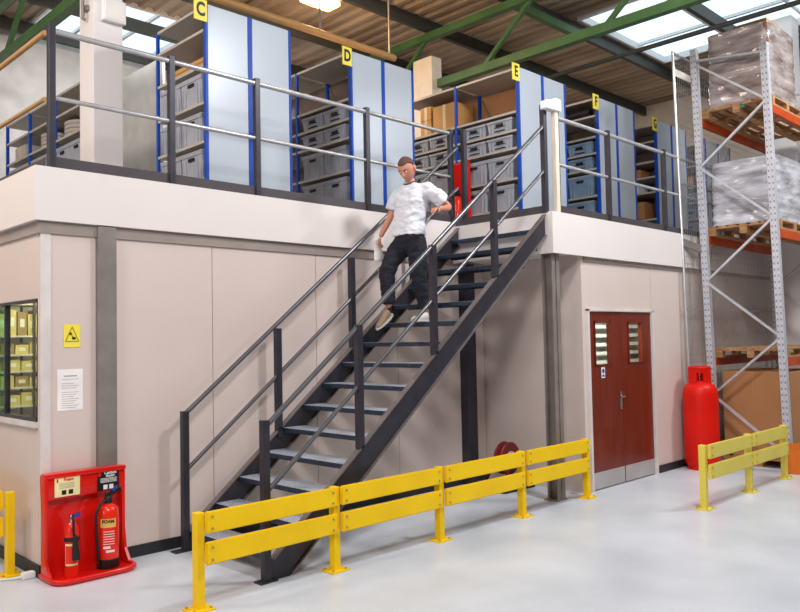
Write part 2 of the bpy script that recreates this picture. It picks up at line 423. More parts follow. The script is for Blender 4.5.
# room behind window: back and end walls
struct(MB().box(3.0, 0.04, 0, 3.05, 3.0, ZT).box(0.04, 2.96, 0, 3.0, 3.0, ZT).build('wall_office', 'hallwall'), 'office inner walls', 'wall')
# office shelving
of = empty('office_shelving', (0.66, 2.0, 0)); tag(of, 'dark steel shelving of yellow file boxes seen through the left office window', 'shelving')
for dx in (-0.5, 0.0, 0.9):
    for dy in (0.0, 0.38): MB().box(dx-0.012, dy-0.012, 0, dx+0.012, dy+0.012, 2.6).build('upright', 'anthracite', of)
ZO = (0.6, 1.02, 1.24, 1.43, 1.60, 1.77, 1.965, 2.30)
for z in ZO: MB().box(-0.5, 0.0, z-0.02, 0.9, 0.38, z).build('shelf', 'white_trim', of)
zname = {1.02: 'lowest', 1.24: 'second lowest', 1.43: 'third', 1.60: 'fourth', 1.77: 'fifth', 1.965: 'tall top'}
ords = ['nearest', 'second', 'third', 'fourth', 'fifth', 'sixth', 'seventh']
xord = ['leftmost', 'second from the left', 'third from the left', 'fourth from the left', 'fifth from the left', 'sixth from the left', 'rightmost']
for z, wd, hh in ((1.24, 0.16, 0.13), (1.43, 0.13, 0.12), (1.60, 0.16, 0.11), (1.77, 0.13, 0.12), (1.965, 0.09, 0.27)):
    n = 7
    for k in range(n):
        x = 0.20 + k*(wd+0.012)
        if abs(x+wd/2-0.66) < wd/2+0.014: x += 0.0
        o = empty('file_box', (x, 2.03, z))
        h2 = hh*(0.82+0.18*((k*5+int(z*30)) % 3)/2)
        MB().box(0.0, 0, 0, wd, 0.3, h2, bev=0.003).build('box_body', 'file' if (k*3 + int(z*10)) % 4 else 'file2', o)
        MB().box(wd*0.25, -0.002, h2*0.35, wd*0.75, 0.0, h2*0.7).build('box_label', 'paper', o)
        tag(o, '%s file box on the %s office shelf' % (xord[k], zname[z]), 'box', 'file boxes on the office shelves')
l = MB().box(0.6, 0.3, 2.78, 0.75, 1.7, 2.84).build('ceiling_light', 'tube'); tag(l, 'fluorescent ceiling light glowing inside the office', 'light')
area('office_light', (0.7, 0.9, 2.75), (0.6, 2.0, 1.5), 0.8, 60, (1.0, 0.92, 0.62))

# door
d = struct(empty('door_1', (6.535, YB, 0)), 'double mahogany-coloured door with narrow glazed slots', 'door')
X = lambda x: x-6.535
m = MB(); m.box(X(5.725), -0.03, 0, X(5.765), 0.04, 2.165); m.box(X(7.305), -0.03, 0, X(7.345), 0.04, 2.165); m.box(X(5.725), -0.03, 2.145, X(7.345), 0.04, 2.185)
m.build('door_frame', 'white_trim', d)
for s, (a, b) in enumerate(((5.768, 6.533), (6.537, 7.302))):
    wa = a + (0.14 if s == 0 else 0.14); wb = wa + 0.33
    wa, wb = (5.92, 6.26) if s == 0 else (6.72, 7.05)
    m = MB()
    m.box(X(a), 0.0, 0.012, X(wa), 0.045, 2.14); m.box(X(wb), 0.0, 0.012, X(b), 0.045, 2.14)
    m.box(X(wa), 0.0, 0.012, X(wb), 0.045, 1.50); m.box(X(wa), 0.0, 2.0, X(wb), 0.045, 2.14)
    lf = m.build('door_leaf', 'door', d)
    m = MB()
    for q in ((wa-0.02, 1.48, wa, 2.02), (wb, 1.48, wb+0.02, 2.02), (wa-0.02, 1.48, wb+0.02, 1.50), (wa-0.02, 2.0, wb+0.02, 2.02)):
        m.box(X(q[0]), -0.012, q[1], X(q[2]), 0.0, q[3])
    m.build('glazing_bead', 'door', lf)
    MB().box(X(wa), 0.02, 1.50, X(wb), 0.026, 2.0).build('pane', 'glass', lf)
    MB().box(X(a+0.01), -0.004, 0.015, X(b-0.01), 0.0, 0.21).build('kick_plate', 'steelplate', lf)
h = MB().box(X(6.46), -0.012, 0.92, X(6.50), 0.0, 1.14, bev=0.003).build('handle_plate', 'chrome', d)
MB().tube([(X(6.48), -0.01, 1.08), (X(6.48), -0.06, 1.08), (X(6.38), -0.06, 1.08)], 0.010).build('lever', 'chrome', h)
MB().tube([(X(6.48), -0.01, 1.08), (X(6.54), -0.02, 1.08)], 0.008).build('lever_rose', 'chrome', h)
sg = MB().box(X(6.04), -0.003, 1.33, X(6.12), 0.0, 1.46).build('door_notice', 'white', d); sg['label'] = 'small white and blue notice on the left leaf'
MB().lathe([(0.028, 0), (0.028, 0.002)], (0, 0, 0), 20).build('notice_disc', 'blue', sg).matrix_local = Matrix.Translation((X(6.08), -0.0035, 1.415)) @ Matrix.Rotation(PI/2, 4, 'X')
MB().box(X(6.055), -0.005, 1.345, X(6.105), -0.003, 1.37).build('notice_print', 'blue', sg)
# store room behind the door
struct(MB().box(5.69, 0.0, 0, 13.0, 0.04, ZT-0.04).build('wall_store', 'hallwall'), 'store room rear wall', 'wall')
st = empty('store_shelving', (6.6, -0.55, 0)); tag(st, 'pale steel shelving glimpsed through the narrow door panes', 'shelving')
for z in (1.3, 1.43, 1.56, 1.69, 1.82, 1.95, 2.08): MB().box(-0.85, 0, z, 2.2, 0.35, z+0.05).build('shelf', 'white', st)
for x in (-0.87, 0.6, 2.2): MB().box(x, 0.0, 0, x+0.03, 0.35, 2.3).build('upright', 'galv', st)
l = MB().box(6.2, -1.0, 2.66, 8.4, -0.9, 2.72).build('ceiling_light', 'tube'); tag(l, 'fluorescent ceiling light inside the room behind the door', 'light')
area('store_light', (6.8, -1.0, 2.62), (6.8, -0.5, 1.5), 0.8, 130, (0.98, 1.0, 0.93))

# ------------------------------------------------------------ staircase
RISE, GOING = 0.2067, 0.2586
YN, YF = -1.45, -0.15
sl = 0.81
s = empty('metal_staircase', (1.15, -0.8, 0)); tag(s, 'dark grey open-tread metal staircase rising right to the mezzanine landing', 'staircase')
S = lambda x, y, z: (x-1.15, y+0.8, z)
topz = lambda x: 0.92 + sl*(x-2.15)
for y in (YN, YF):
    xb, xt = 1.195, 5.0
    pts = [S(xb, y-0.03, max(0.0, topz(xb))), S(xt, y-0.03, topz(xt)), S(xt, y-0.03, topz(xt)-0.235), S(xb+0.19, y-0.03, 0.0), S(xb, y-0.03, 0.0)]
    MB().prism([(p[0], p[1]+0.022, p[2]) for p in pts], (0, 0.012, 0)).build('stringer', 'anthracite', s)
    # flanges
    m = MB()
    yy = y + (0.0 if y == YN else -0.0)
    m.bar(S(xb+0.02, y, topz(xb+0.02)), S(xt, y, topz(xt)), 0.06, 0.012, up=(-0.6, 0, 0.8))
    m.bar(S(xb+0.20, y, 0.02), S(xt, y, topz(xt)-0.233), 0.06, 0.012, up=(-0.6, 0, 0.8))
    m.build('stringer_flange', 'flange', s)
for i in range(1, 16):
    nx = 1.76 + GOING*(i-3); tz = 0.58 + RISE*(i-3)
    tr = MB().box(*S(nx, YN+0.006, tz-0.006), *S(nx+0.258, YF-0.006, tz)).build('tread', 'grating', s)
    MB().box(*S(nx-0.004, YN+0.006, tz-0.045), *S(nx+0.004, YF-0.006, tz-0.002)).build('tread_nosing', 'treadfront', tr)
    MB().box(*S(nx+0.25, YN+0.006, tz-0.045), *S(nx+0.258, YF-0.006, tz-0.002)).build('tread_rear_edge', 'treadfront', tr)
    m = MB()
    for k in range(1, 8):
        m.box(*S(nx+0.033*k, YN+0.006, tz-0.03), *S(nx+0.033*k+0.004, YF-0.006, tz-0.007))
    m.build('grating_bar', 'treadfront', tr)
railz = lambda x: 1.20 + 0.79*(x-1.16)
postx = (1.16, 2.15, 3.12, 4.08, 5.03)
for y in (YN, YF):
    for k, x in enumerate(postx):
        zb = 0.0 if k == 0 else topz(x)-0.01
        zt = railz(x)+0.0 if k < 4 else 4.5
        if k == 0: zt = 1.24
        if y == YF: x += (0.04, 0.08, 0.10, 0.10, 0.12)[k]
        m = MB().box(*S(x-0.03, y-0.03, zb), *S(x+0.03, y+0.03, zt), bev=0.003); m.build('post', 'anthracite', s)
    MB().tube([S(1.18, y, railz(1.18)-0.02), S(5.02, y, railz(5.02)+0.0)], 0.022, 12).build('handrail', 'railsteel', s, True)
    MB().tube([S(1.18, y, railz(1.18)-0.53), S(5.02, y, railz(5.02)-0.51)], 0.019, 12).build('mid_rail', 'railsteel', s, True)
# foot brace and foot plates
for y in (YN, YF): MB().box(*S(1.08, y-0.05, 0), *S(1.24, y+0.05, 0.012)).build('foot_plate', 'anthracite', s)
# landing edge angle
MB().box(*S(5.02, -1.42, 3.255), *S(5.10, -0.1, 3.34)).build('landing_nosing', 'kick', s)
# ------------------------------------------------------------ guardrails
def guardrail(name_label, a, b, posts, z0, top=4.46, mid=3.9, kick=0.095, first_end=0, tall=None, mat_r='alu'):
    """a,b: ends on the deck edge; posts: distances along."""
    a = Vector(a); b = Vector(b); d = (b-a).normalized(); L = (b-a).length
    o = empty('guardrail', (a.x, a.y, z0)); tag(o, name_label, 'railing')
    up = Vector((0, 0, 1)); n = d.cross(up)
    for p in posts:
        q = d*p
        MB().box(q.x-0.028, q.y-0.028, 0.0, q.x+0.028, q.y+0.028, (top-z0)+0.05, bev=0.003).build('post', 'anthracite', o)
    MB().tube([(0, 0, top-z0), (d.x*L, d.y*L, top-z0)], 0.024, 12).build('top_rail', mat_r, o, True)
    MB().tube([(0, 0, mid-z0), (d.x*L, d.y*L, mid-z0)], 0.020, 12).build('mid_rail', mat_r, o, True)
    MB().bar((0, 0, kick/2+0.002), (d.x*L, d.y*L, kick/2+0.002), 0.008, kick).build('kick_plate', 'kick', o)
    return o
guardrail('galvanised two-rail guardrail with dark posts along the long front edge', (0.08, -0.02, 0), (5.06, -0.02, 0), (0.0, 1.08, 2.02, 3.52, 4.96), 3.312)
guardrail('short guardrail receding along the left edge of the mezzanine', (0.06, 0.06, 0), (0.06, 4.4, 0), (1.6, 3.0, 4.3), 3.312, mat_r='pipe')
guardrail('galvanised two-rail guardrail above the red-brown door', (5.20, -1.525, 0), (12.9, -1.525, 0), (1.10, 2.58, 4.2, 5.9, 7.6), 3.262, top=4.36, mid=3.82, kick=0.085)
# white service post with box at the stair head
sp = empty('service_post', (5.17, -1.51, 3.262)); tag(sp, 'cream conduit post with white junction boxes at the stair head', 'conduit post')
MB().box(-0.03, -0.03, 0, 0.035, 0.03, 1.26, bev=0.006).build('conduit', 'beigecol', sp)
MB().box(-0.20, -0.05, 1.17, -0.07, 0.06, 1.27, bev=0.012).build('sensor_box', 'white', sp)
MB().box(-0.06, -0.06, 1.17, 0.06, 0.05, 1.31, bev=0.012).build('junction_box', 'white', sp)
MB().box(-0.212, -0.03, 1.19, -0.20, 0.03, 1.25, bev=0.004).build('indicator', 'led', sp)
MB().box(0.06, 0.0, 0, 0.09, 0.03, 1.2).build('cable', 'black', sp)

# ------------------------------------------------------------ shelving runs
TOP = 5.46
bin_big = None
def make_bin(w, dpt, h, m_, lidded):
    """front faces -X, origin at front bottom centre"""
    o = empty('storage_crate')
    b = MB()
    t = 0.012
    # tapered body
    pts = [(0.01, -w/2+0.015, 0), (0.01, w/2-0.015, 0), (0.0, w/2, h), (0.0, -w/2, h)]
    v0 = [b.bm.verts.new(p) for p in ((0.02, -w/2+0.02, 0), (0.02, w/2-0.02, 0), (dpt-0.02, w/2-0.02, 0), (dpt-0.02, -w/2+0.02, 0))]
    v1 = [b.bm.verts.new(p) for p in ((0, -w/2, h), (0, w/2, h), (dpt, w/2, h), (dpt, -w/2, h))]
    v2 = [b.bm.verts.new(p) for p in ((t, -w/2+t, h), (t, w/2-t, h), (dpt-t, w/2-t, h), (dpt-t, -w/2+t, h))]
    v3 = [b.bm.verts.new(p) for p in ((0.03, -w/2+0.03, 0.01), (0.03, w/2-0.03, 0.01), (dpt-0.03, w/2-0.03, 0.01), (dpt-0.03, -w/2+0.03, 0.01))]
    b.bm.faces.new(v0[::-1]); b.bm.faces.new(v3)
    for A, B in ((v0, v1), (v1, v2), (v2, v3)):
        for k in range(4): b.bm.faces.new((A[k], A[(k+1)%4], B[(k+1)%4], B[k]))
    # rim and ribs
    b.box(-0.008, -w/2-0.006, h-0.03, 0.006, w/2+0.006, h)
    b.box(0, w/2-0.002, h-0.03, dpt, w/2+0.006, h); b.box(0, -w/2-0.006, h-0.03, dpt, -w/2+0.002, h)
    for yy in (-w*0.42, -w*0.28, w*0.28, w*0.42): b.box(0.0, yy-0.006, 0.01, 0.02, yy+0.006, h-0.03)
    b.build('crate_body', m_, o)
    b = MB(); b.box(-0.012, -w*0.14, h-0.085, 0.0, w*0.14, h-0.05, bev=0.004)
    if not lidded:
        b.box(-0.004, -w*0.2, 0.035, 0.012, w*0.2, 0.045); b.box(-0.004, -w*0.2, 0.09, 0.012, w*0.2, 0.095)
    b.build('handle_slot', 'slot', o)
    if lidded:
        MB().box(-0.012, -w/2-0.01, h, dpt+0.005, w/2+0.01, h+0.014, bev=0.004).build('crate_lid', 'lid', o)
    return o
protos = {}
def bin_at(kind, x, y, z, label, group):
    if kind not in protos:
        big = kind[0] == 'B'
        protos[kind] = make_bin(0.44 if big else 0.43, 0.5, 0.31 if big else 0.185, 'bluecrate' if kind[1] == 'b' else 'crate', big)
        o = protos[kind]
    else: o = copy_tree(protos[kind])
    o.location = (x, y, z); tag(o, label, 'crate', group)
    return o
def box_at(x, y, z, dx, dy, h, label, group, m_='card', cat='box'):
    o = empty('cardboard_box', (x, y, z))
    MB().box(0, 0, 0, dx, dy, h, bev=0.006).build('carton', m_, o)
    MB().box(-0.002, dy/2-0.025, 0.0, 0.0, dy/2+0.025, h).box(0, dy/2-0.025, h, dx, dy/2+0.025, h+0.002).build('tape', 'tape', o)
    return tag(o, label, cat, group)
def shelving(letter, x, y0, bays, zs, x_w=1.12, z0=3.25, sign=True, bay=1.1, where=''):
    o = empty('shelving_run', (x, y0, z0))
    tag(o, where, 'shelving')
    H = TOP - z0
    L = bays*bay
    # end panels facing -Y: two
    MB().box(0.03, -0.012, 0.0, x_w/2-0.028, 0.0, H).build('end_panel', 'shelfpanel', o)
    MB().box(x_w/2+0.028, -0.012, 0.0, x_w-0.03, 0.0, H).build('end_panel', 'shelfpanel', o)
    for k in range(bays+1):
        for xx, wd in ((0.015, 0.03), (x_w/2, 0.056), (x_w-0.015, 0.03)):
            yy = k*bay
            if k == 0: MB().box(xx-wd/2, -0.02, 0, xx+wd/2, 0.03, H+0.0).build('upright', 'blue', o)
            else: MB().box(xx-wd/2, yy-0.02, 0, xx+wd/2, yy+0.02, H).build('upright', 'blue', o)
    for z in zs:
        for k in range(bays):
            MB().box(0.0, k*bay+0.022, z-0.03-z0, x_w, (k+1)*bay-0.022, z-z0).build('shelf', 'board', o)
    # centre back sheet and brace
    for k in range(bays):
        MB().bar((x_w/2-0.01, k*bay+0.05, 0.2), (x_w/2-0.01, (k+1)*bay-0.05, H-0.1), 0.01, 0.04, up=(1, 0, 0)).build('back_brace', 'galv', o)
        MB().box(x_w/2+0.0, k*bay+0.03, 0.02, x_w/2+0.006, (k+1)*bay-0.03, H-0.05).build('back_sheet', 'card2' if letter == 'E' else 'darkboard', o)
    if sign:
        sgn = MB().box(-0.14, -0.035, H-0.205, 0.012, -0.022, H+0.025).build('aisle_sign', 'signyellow', o)
        sgn['label'] = 'yellow plate with a black letter ' + letter
        text('sign_letter', letter, 0.20, 'black', sgn, (-0.064, -0.037, H-0.09), FRONT)
    return o
ZS = (5.46, 4.88, 4.63, 4.39, 3.98, 3.58)
shelving('C', 1.93, 0.68, 1, (5.46, 5.2, 4.82, 4.42, 4.0, 3.60), where='blue and pale grey shelving run carrying the sign C', bay=1.06)
shelving('D', 3.97, 0.68, 2, ZS, where='blue and pale grey shelving run carrying the sign D')
shelving('E', 6.01, -0.38, 2, ZS, where='blue and pale grey shelving run carrying the sign E')
shelving('F', 8.0, -0.38, 2, (5.46, 5.2, 4.88, 4.63, 4.39, 3.98, 3.58), where='blue and pale grey shelving run carrying the sign F')
shelving('G', 9.85, -0.38, 2, (5.40, 5.12, 4.78, 4.52, 4.26, 3.80), where='blue and pale grey shelving run carrying the sign G, nearest the mesh')
shelving('H', 11.75, -0.38, 2, (5.40, 5.0, 4.6, 4.3, 4.0, 3.6), sign=False, where='last shelving run, seen through the wire mesh')
levels = {4.63: 'upper small-crate shelf', 4.39: 'lower small-crate shelf', 3.98: 'upper large-crate shelf', 3.58: 'lower large-crate shelf', 3.28: 'bottom level'}
def fill(letter, x, y0, bayw, bays, rows, tint):
    for z, kind in rows.items():
        for b in range(bays):
            for j in range(2):
                y = y0 + b*bayw + 0.34 + j*0.46
                side = ['front', 'next', 'third', 'farthest'][b*2+j]
                bin_at(kind + tint, x+0.03, y, z+0.001, '%s %s crate from the aisle end, %s of run %s' % (side, 'large lidded' if kind == 'B' else 'low open', levels[z], letter), 'crates in shelving run ' + letter)
fill('D', 3.97, 0.68, 1.1, 1, {4.63: 'S', 4.39: 'S', 3.98: 'B', 3.58: 'B'}, 'g')
fill('E', 6.01, -0.38, 1.1, 2, {4.63: 'S', 4.39: 'S', 3.98: 'B', 3.58: 'B'}, 'g')
fill('F', 8.0, -0.38, 1.1, 1, {4.63: 'S', 4.39: 'S', 3.98: 'B', 3.58: 'B'}, 'b')
levels.update({4.42: 'top crate shelf', 4.0: 'middle crate shelf', 3.60: 'lowest crate shelf', 4.3: 'fourth shelf', 4.6: 'third shelf', 3.6: 'lowest shelf'})
fill('C', 1.93, 0.68, 1.06, 1, {4.42: 'B', 4.0: 'B', 3.60: 'B'}, 'g')
fill('H', 11.75, -0.38, 1.1, 2, {4.3: 'S', 4.0: 'S', 3.6: 'B'}, 'b')
# cartons
box_at(6.08, 0.78, 4.88, 0.4, 0.44, 0.40, 'large tan cardboard box beside the blue upright on run E', 'cartons on run E')
box_at(6.10, 1.28, 4.88, 0.4, 0.22, 0.24, 'lower of two small tan boxes on run E', 'cartons on run E')
box_at(6.10, 1.28, 5.125, 0.4, 0.22, 0.20, 'small tan box stacked on another on run E', 'cartons on run E')
box_at(6.28, 0.08, 4.88, 0.3, 0.25, 0.10, 'low tan box at the back of the top shelf of run E', 'cartons on run E')
box_at(9.92, -0.05, 4.52, 0.35, 0.5, 0.16, 'flat brown box on the third shelf of run G', 'cartons on run G', 'card2')
box_at(9.92, -0.0, 4.26, 0.35, 0.3, 0.14, 'pale box on the lower shelf of run G', 'cartons on run G', 'white')
box_at(9.92, -0.1, 3.82, 0.35, 0.8, 0.30, 'long brown box low on run G', 'cartons on run G', 'card2')
box_at(11.8, -0.1, 4.6, 0.35, 0.6, 0.2, 'tan box on the run behind the mesh', 'cartons behind the mesh', 'card2')
# flat wooden trays on C
for k in range(3):
    o = MB().box(2.05, 0.85+0.02*k, 4.822+0.055*k, 2.45, 1.55, 4.872+0.055*k, bev=0.008).build('wooden_tray', 'card')
    tag(o, '%s of three flat tan trays stacked on run C' % ['bottom', 'middle', 'top'][k], 'tray', 'trays on run C')
# dark roll on F
tag(MB().tube([(8.05, -0.25, 5.27), (8.05, 0.6, 5.27)], 0.06, 16).build('fabric_roll', 'rubber', None, True), 'black roll lying on the top of run F', 'roll')

# left low run behind the left railing
LX0, LY0, LB = 1.62, 3.08, 0.93
lo = empty('shelving_run', (LX0, LY0, ZD)); tag(lo, 'blue-framed low shelving behind the left railing, left of the white column', 'shelving')
for k in range(4):
    for xx in (0.02, 0.42): MB().box(xx-0.02, k*LB-0.02, 0, xx+0.02, k*LB+0.02, 1.90).build('upright', 'blue', lo)
for z in (0.42, 0.87, 1.30, 1.62, 1.90):
    for k in range(3): MB().box(0.0, k*LB+0.022, z-0.03, 0.44, (k+1)*LB-0.022, z).build('shelf', 'board', lo)
MB().box(0.54, 0.1, 0.1, 0.55, 3*LB, 1.88).build('back_sheet', 'galv', lo)
for z in (0.42, 0.87):
    for k in range(6):
        bin_at('Bg', LX0+0.03, LY0+0.27+k*0.45, ZD+z+0.001, '%s crate from the white column on the %s shelf of the low left run' % (ords[k], 'lowest' if z == 0.42 else 'middle'), 'crates on the low left run')
for k, (y, z) in enumerate(((3.72, 1.30), (4.55, 1.30))):
    m = MB()
    for q in range(4):
        m.tube([(LX0+0.24+0.17*math.cos(a*PI/12), y+0.2*math.sin(a*PI/12), ZD+z+0.035+q*0.055) for a in range(24)], 0.03, 8, closed=True)
    tag(m.build('cable_coil', 'board', None, True), ['pale coil on the low left run, nearest the white column', 'second pale coil on the low left run, left of the corner post'][k], 'coil', 'coils on the low left run')
box_at(LX0+0.04, 5.2, ZD+1.302, 0.35, 0.4, 0.2, 'pale box on the low left run at the far left edge', 'boxes on the low left run', 'board')
o = MB().box(3.3, 4.2, 3.282, 3.34, 5.7, 6.2).build('grey_partition', 'partition'); tag(o, 'plain grey partition panel between the white column and the run marked C', 'panel')

# red fire stand on the mezzanine by run E
fs = empty('fire_point', (5.93, 0.58, 3.25)); tag(fs, 'red fire point stand on the mezzanine at the stair head', 'fire point')
MB().box(0.0, -0.14, 0, 0.06, 0.16, 1.08, bev=0.02).build('back_board', 'red', fs)
MB().box(-0.2, -0.17, 0, 0.0, 0.17, 0.06, bev=0.015).build('base_tray', 'red', fs)
e = empty('fire_extinguisher', (5.82, 0.56, 3.312)); tag(e, 'red extinguisher standing on the mezzanine fire point', 'fire extinguisher')
MB().lathe([(0.075, 0), (0.08, 0.02), (0.08, 0.42), (0.06, 0.49), (0.02, 0.52)], n=20).build('cylinder', 'orange_red', e, True)
MB().box(-0.02, -0.03, 0.52, 0.03, 0.03, 0.6, bev=0.006).build('valve', 'black', e)
MB().tube([(0, -0.03, 0.55), (0, -0.11, 0.5), (0, -0.11, 0.2)], 0.012, 8).build('hose', 'black', e, True)

# ------------------------------------------------------------ barriers
def barrier(label, pts, m_='yellow', h=0.67, side=-1, plank_end=None):
    a = Vector(pts[0]); o = empty('safety_barrier', (a.x, a.y, 0)); tag(o, label, 'barrier')
    d = (Vector(pts[-1])-a).normalized(); n = Vector((d.y, -d.x, 0))*(-side)*-1
    n = Vector((-d.y, d.x, 0))*side       # towards viewer
    for p in pts:
        q = Vector(p)-a
        pp = MB().box(q.x-0.03, q.y-0.035, 0.0, q.x+0.03, q.y+0.035, h, bev=0.005).build('post', m_, o)
        b = MB().box(q.x-0.09, q.y-0.08, 0, q.x+0.09, q.y+0.08, 0.012, bev=0.002).build('base_plate', m_, pp)
        for i in (-1, 1):
            for j in (-1, 1): MB().lathe([(0.011, 0.012), (0.011, 0.022)], (q.x+i*0.065, q.y+j*0.055, 0), 6).build('anchor_bolt', 'bolt', pp)
    for p0, p1 in zip(pts, pts[1:]):
        q0 = Vector(p0)-a + d*0.025 + n*0.055; q1 = Vector(p1)-a - d*0.025 + n*0.055
        for z0, z1 in ((0.525, 0.675), (0.31, 0.465)):
            zc = (z0+z1)/2
            m = MB().bar((q0.x, q0.y, zc), (q1.x, q1.y, zc), 0.035, z1-z0)
            es = [e for e in m.bm.edges]
            bmesh.ops.bevel(m.bm, geom=es, offset=0.006, segments=2, affect='EDGES')
            pl = m.build('rail_plank', m_, o)
            for q, sg in ((q0, 1), (q1, -1)):
                for zz in (z0+0.035, z1-0.035):
                    c = q + d*0.045*sg + n*0.016
                    MB().bar((c.x, c.y, zz), (c.x+n.x*0.01, c.y+n.y*0.01, zz), 0.015, 0.015).build('bolt', 'bolt', pl)
    return o
barrier('long bright yellow steel barrier of four bays in front of the staircase', [(x, -1.62, 0) for x in (0.48, 1.71, 2.96, 4.22, 5.45)], 'yellow')
barrier('short paler yellow barrier of two bays in front of the pallet rack', [(x, -2.87, 0) for x in (5.72, 6.92, 8.05)], 'pale_yellow')
barrier('yellow barrier end cut off at the left edge beside the office wall', [(-0.14, 0.27+k*1.25, 0) for k in range(3)], 'yellow', side=1)

# ------------------------------------------------------------ fire point and extinguishers
fp = empty('fire_point', (0.322, -0.03, 0)); tag(fp, 'moulded red fire point stand against the wall holding two extinguishers', 'fire point')
W2, Hh = 0.335, 0.83
def rrect(w, h, r, n=6, z0=0):
    pts = []
    for cx, cz, a0 in ((w-r, h-r, 0), (-w+r, h-r, PI/2), (-w+r, z0+r*0.2, PI), (w-r, z0+r*0.2, 1.5*PI)):
        rr = r if cz > h/2 else r*0.2
        for k in range(n+1):
            a = a0 + PI/2*k/n; pts.append((cx+rr*math.cos(a), 0, cz+rr*math.sin(a)))
    return pts
MB().prism(rrect(W2, Hh, 0.035), (0, -0.03, 0)).build('back_board', 'red', fp)
# raised rim on board
m = MB(); m.box(-W2, -0.11, 0.03, -W2+0.03, -0.02, Hh-0.02, bev=0.012); m.box(W2-0.03, -0.09, 0.03, W2, -0.02, Hh-0.02, bev=0.012)
m.box(-W2, -0.11, Hh-0.04, W2, -0.02, Hh, bev=0.014)
m.build('rim', 'red', fp, True)
# header panel, slightly proud, with rounded lower lip
m = MB(); m.box(-W2+0.02, -0.095, 0.62, W2-0.02, -0.02, Hh-0.02, bev=0.02); m.build('header', 'red', fp, True)
# tray with rounded front
pts = [(-W2, -0.02, 0)]
for k in range(9):
    a = PI + PI/2*k/8; pts.append((-W2+0.12+0.12*math.cos(a), -0.24+0.12*math.sin(a), 0))
for k in range(9):
    a = 1.5*PI + PI/2*k/8; pts.append((W2-0.13+0.12*math.cos(a), -0.24+0.12*math.sin(a), 0))
pts.append((W2-0.01, -0.02, 0))
MB().prism(pts, (0, 0, 0.025)).build('base_tray', 'red', fp)
MB().tube([(p[0], p[1], 0.03) for p in pts], 0.02, 10).build('tray_lip', 'red', fp, True)
for s_, x_ in ((-1, -W2+0.01), (1, W2-0.01)):
    MB().prism([(x_-0.012, -0.03, 0.03), (x_-0.012, -0.2, 0.03), (x_-0.012, -0.11, 0.14), (x_-0.012, -0.08, 0.3), (x_-0.012, -0.03, 0.3)], (0.024, 0, 0)).build('side_fin', 'red', fp)
n1 = MB().box(-0.255, -0.099, 0.64, -0.055, -0.095, 0.795).build('foam_notice', 'cream', fp); n1['label'] = 'cream notice with small red heading'
text('notice_heading', 'Foam', 0.035, 'red', n1, (-0.145, -0.1, 0.773), FRONT, 0.0005)
m = MB()
for k in range(4): m.box(-0.22, -0.1005, 0.742-k*0.012, -0.10, -0.099, 0.746-k*0.012)
m.build('notice_lines', 'ink', n1)
MB().box(-0.20, -0.1005, 0.655, -0.165, -0.099, 0.69).build('pictogram', 'black', n1)
MB().box(-0.145, -0.1005, 0.655, -0.11, -0.099, 0.69).build('pictogram', 'black', n1)
MB().box(-0.24, -0.1005, 0.755, -0.228, -0.099, 0.785).build('flame_symbol', 'red', n1)
n2 = MB().box(0.09, -0.099, 0.64, 0.275, -0.095, 0.80).build('carbon_dioxide_notice', 'black', fp); n2['label'] = 'black notice with white heading'
text('notice_heading', 'Carbon', 0.034, 'paper', n2, (0.20, -0.1, 0.782), FRONT, 0.0005)
text('notice_heading', 'dioxide', 0.026, 'paper', n2, (0.20, -0.1, 0.757), FRONT, 0.0005)
m = MB()
for k in range(4): m.box(0.115, -0.1005, 0.735-k*0.01, 0.255, -0.099, 0.739-k*0.01)
m.build('notice_lines', 'paper', n2)
MB().box(0.14, -0.1005, 0.648, 0.175, -0.099, 0.685).build('pictogram', 'paper', n2)
MB().box(0.19, -0.1005, 0.648, 0.225, -0.099, 0.685).build('pictogram', 'paper', n2)
MB().box(0.095, -0.1005, 0.76, 0.12, -0.099, 0.79).build('flame_symbol', 'red', n2)
# foam extinguisher (right, larger)
e = empty('fire_extinguisher', (0.47, -0.20, 0.026)); tag(e, 'larger red foam extinguisher with black hose, on the right of the fire point', 'fire extinguisher')
MB().lathe([(0.082, 0.0), (0.088, 0.01), (0.088, 0.075), (0.08, 0.08)], n=28).build('base_ring', 'black', e, True)
MB().lathe([(0.083, 0.07), (0.085, 0.08), (0.085, 0.43), (0.078, 0.475), (0.055, 0.505), (0.03, 0.52)], n=28).build('cylinder', 'orange_red', e, True)
v = MB().lathe([(0.032, 0.515), (0.032, 0.56), (0.024, 0.575)], n=16).build('valve', 'black', e, True)
MB().bar((-0.02, 0, 0.575), (0.11, 0.0, 0.625), 0.022, 0.022).bar((-0.02, 0, 0.585), (0.09, 0, 0.655), 0.02, 0.014).build('lever', 'black', v)
MB().bar((0.03, -0.012, 0.62), (0.075, -0.012, 0.65), 0.02, 0.02).build('safety_tag', 'blueplastic', v)
MB().tube([(-0.02, -0.01, 0.55), (-0.08, -0.03, 0.53), (-0.12, -0.04, 0.44), (-0.115, -0.04, 0.3), (-0.10, -0.035, 0.16), (-0.095, -0.03, 0.03)], 0.012, 10).build('hose', 'rubber', e, True)
def curved_label(name, r, a0, a1, z0, z1, m_, parent):
    m = MB(); n = 10; A = []; B = []
    for k in range(n+1):
        a = a0+(a1-a0)*k/n; A.append(m.bm.verts.new((r*math.cos(a), r*math.sin(a), z0))); B.append(m.bm.verts.new((r*math.cos(a), r*math.sin(a), z1)))
    for k in range(n): m.bm.faces.new((A[k], A[k+1], B[k+1], B[k]))
    return m.build(name, m_, parent)
av = math.radians(-114)
curved_label('gold_label', 0.0865, av-0.75, av+0.75, 0.335, 0.405, 'gold', e)
text('label_text', 'FOAM', 0.035, 'black', e, (0.088*math.cos(av), 0.088*math.sin(av), 0.385), (PI/2, 0, av+PI/2), 0.0005)
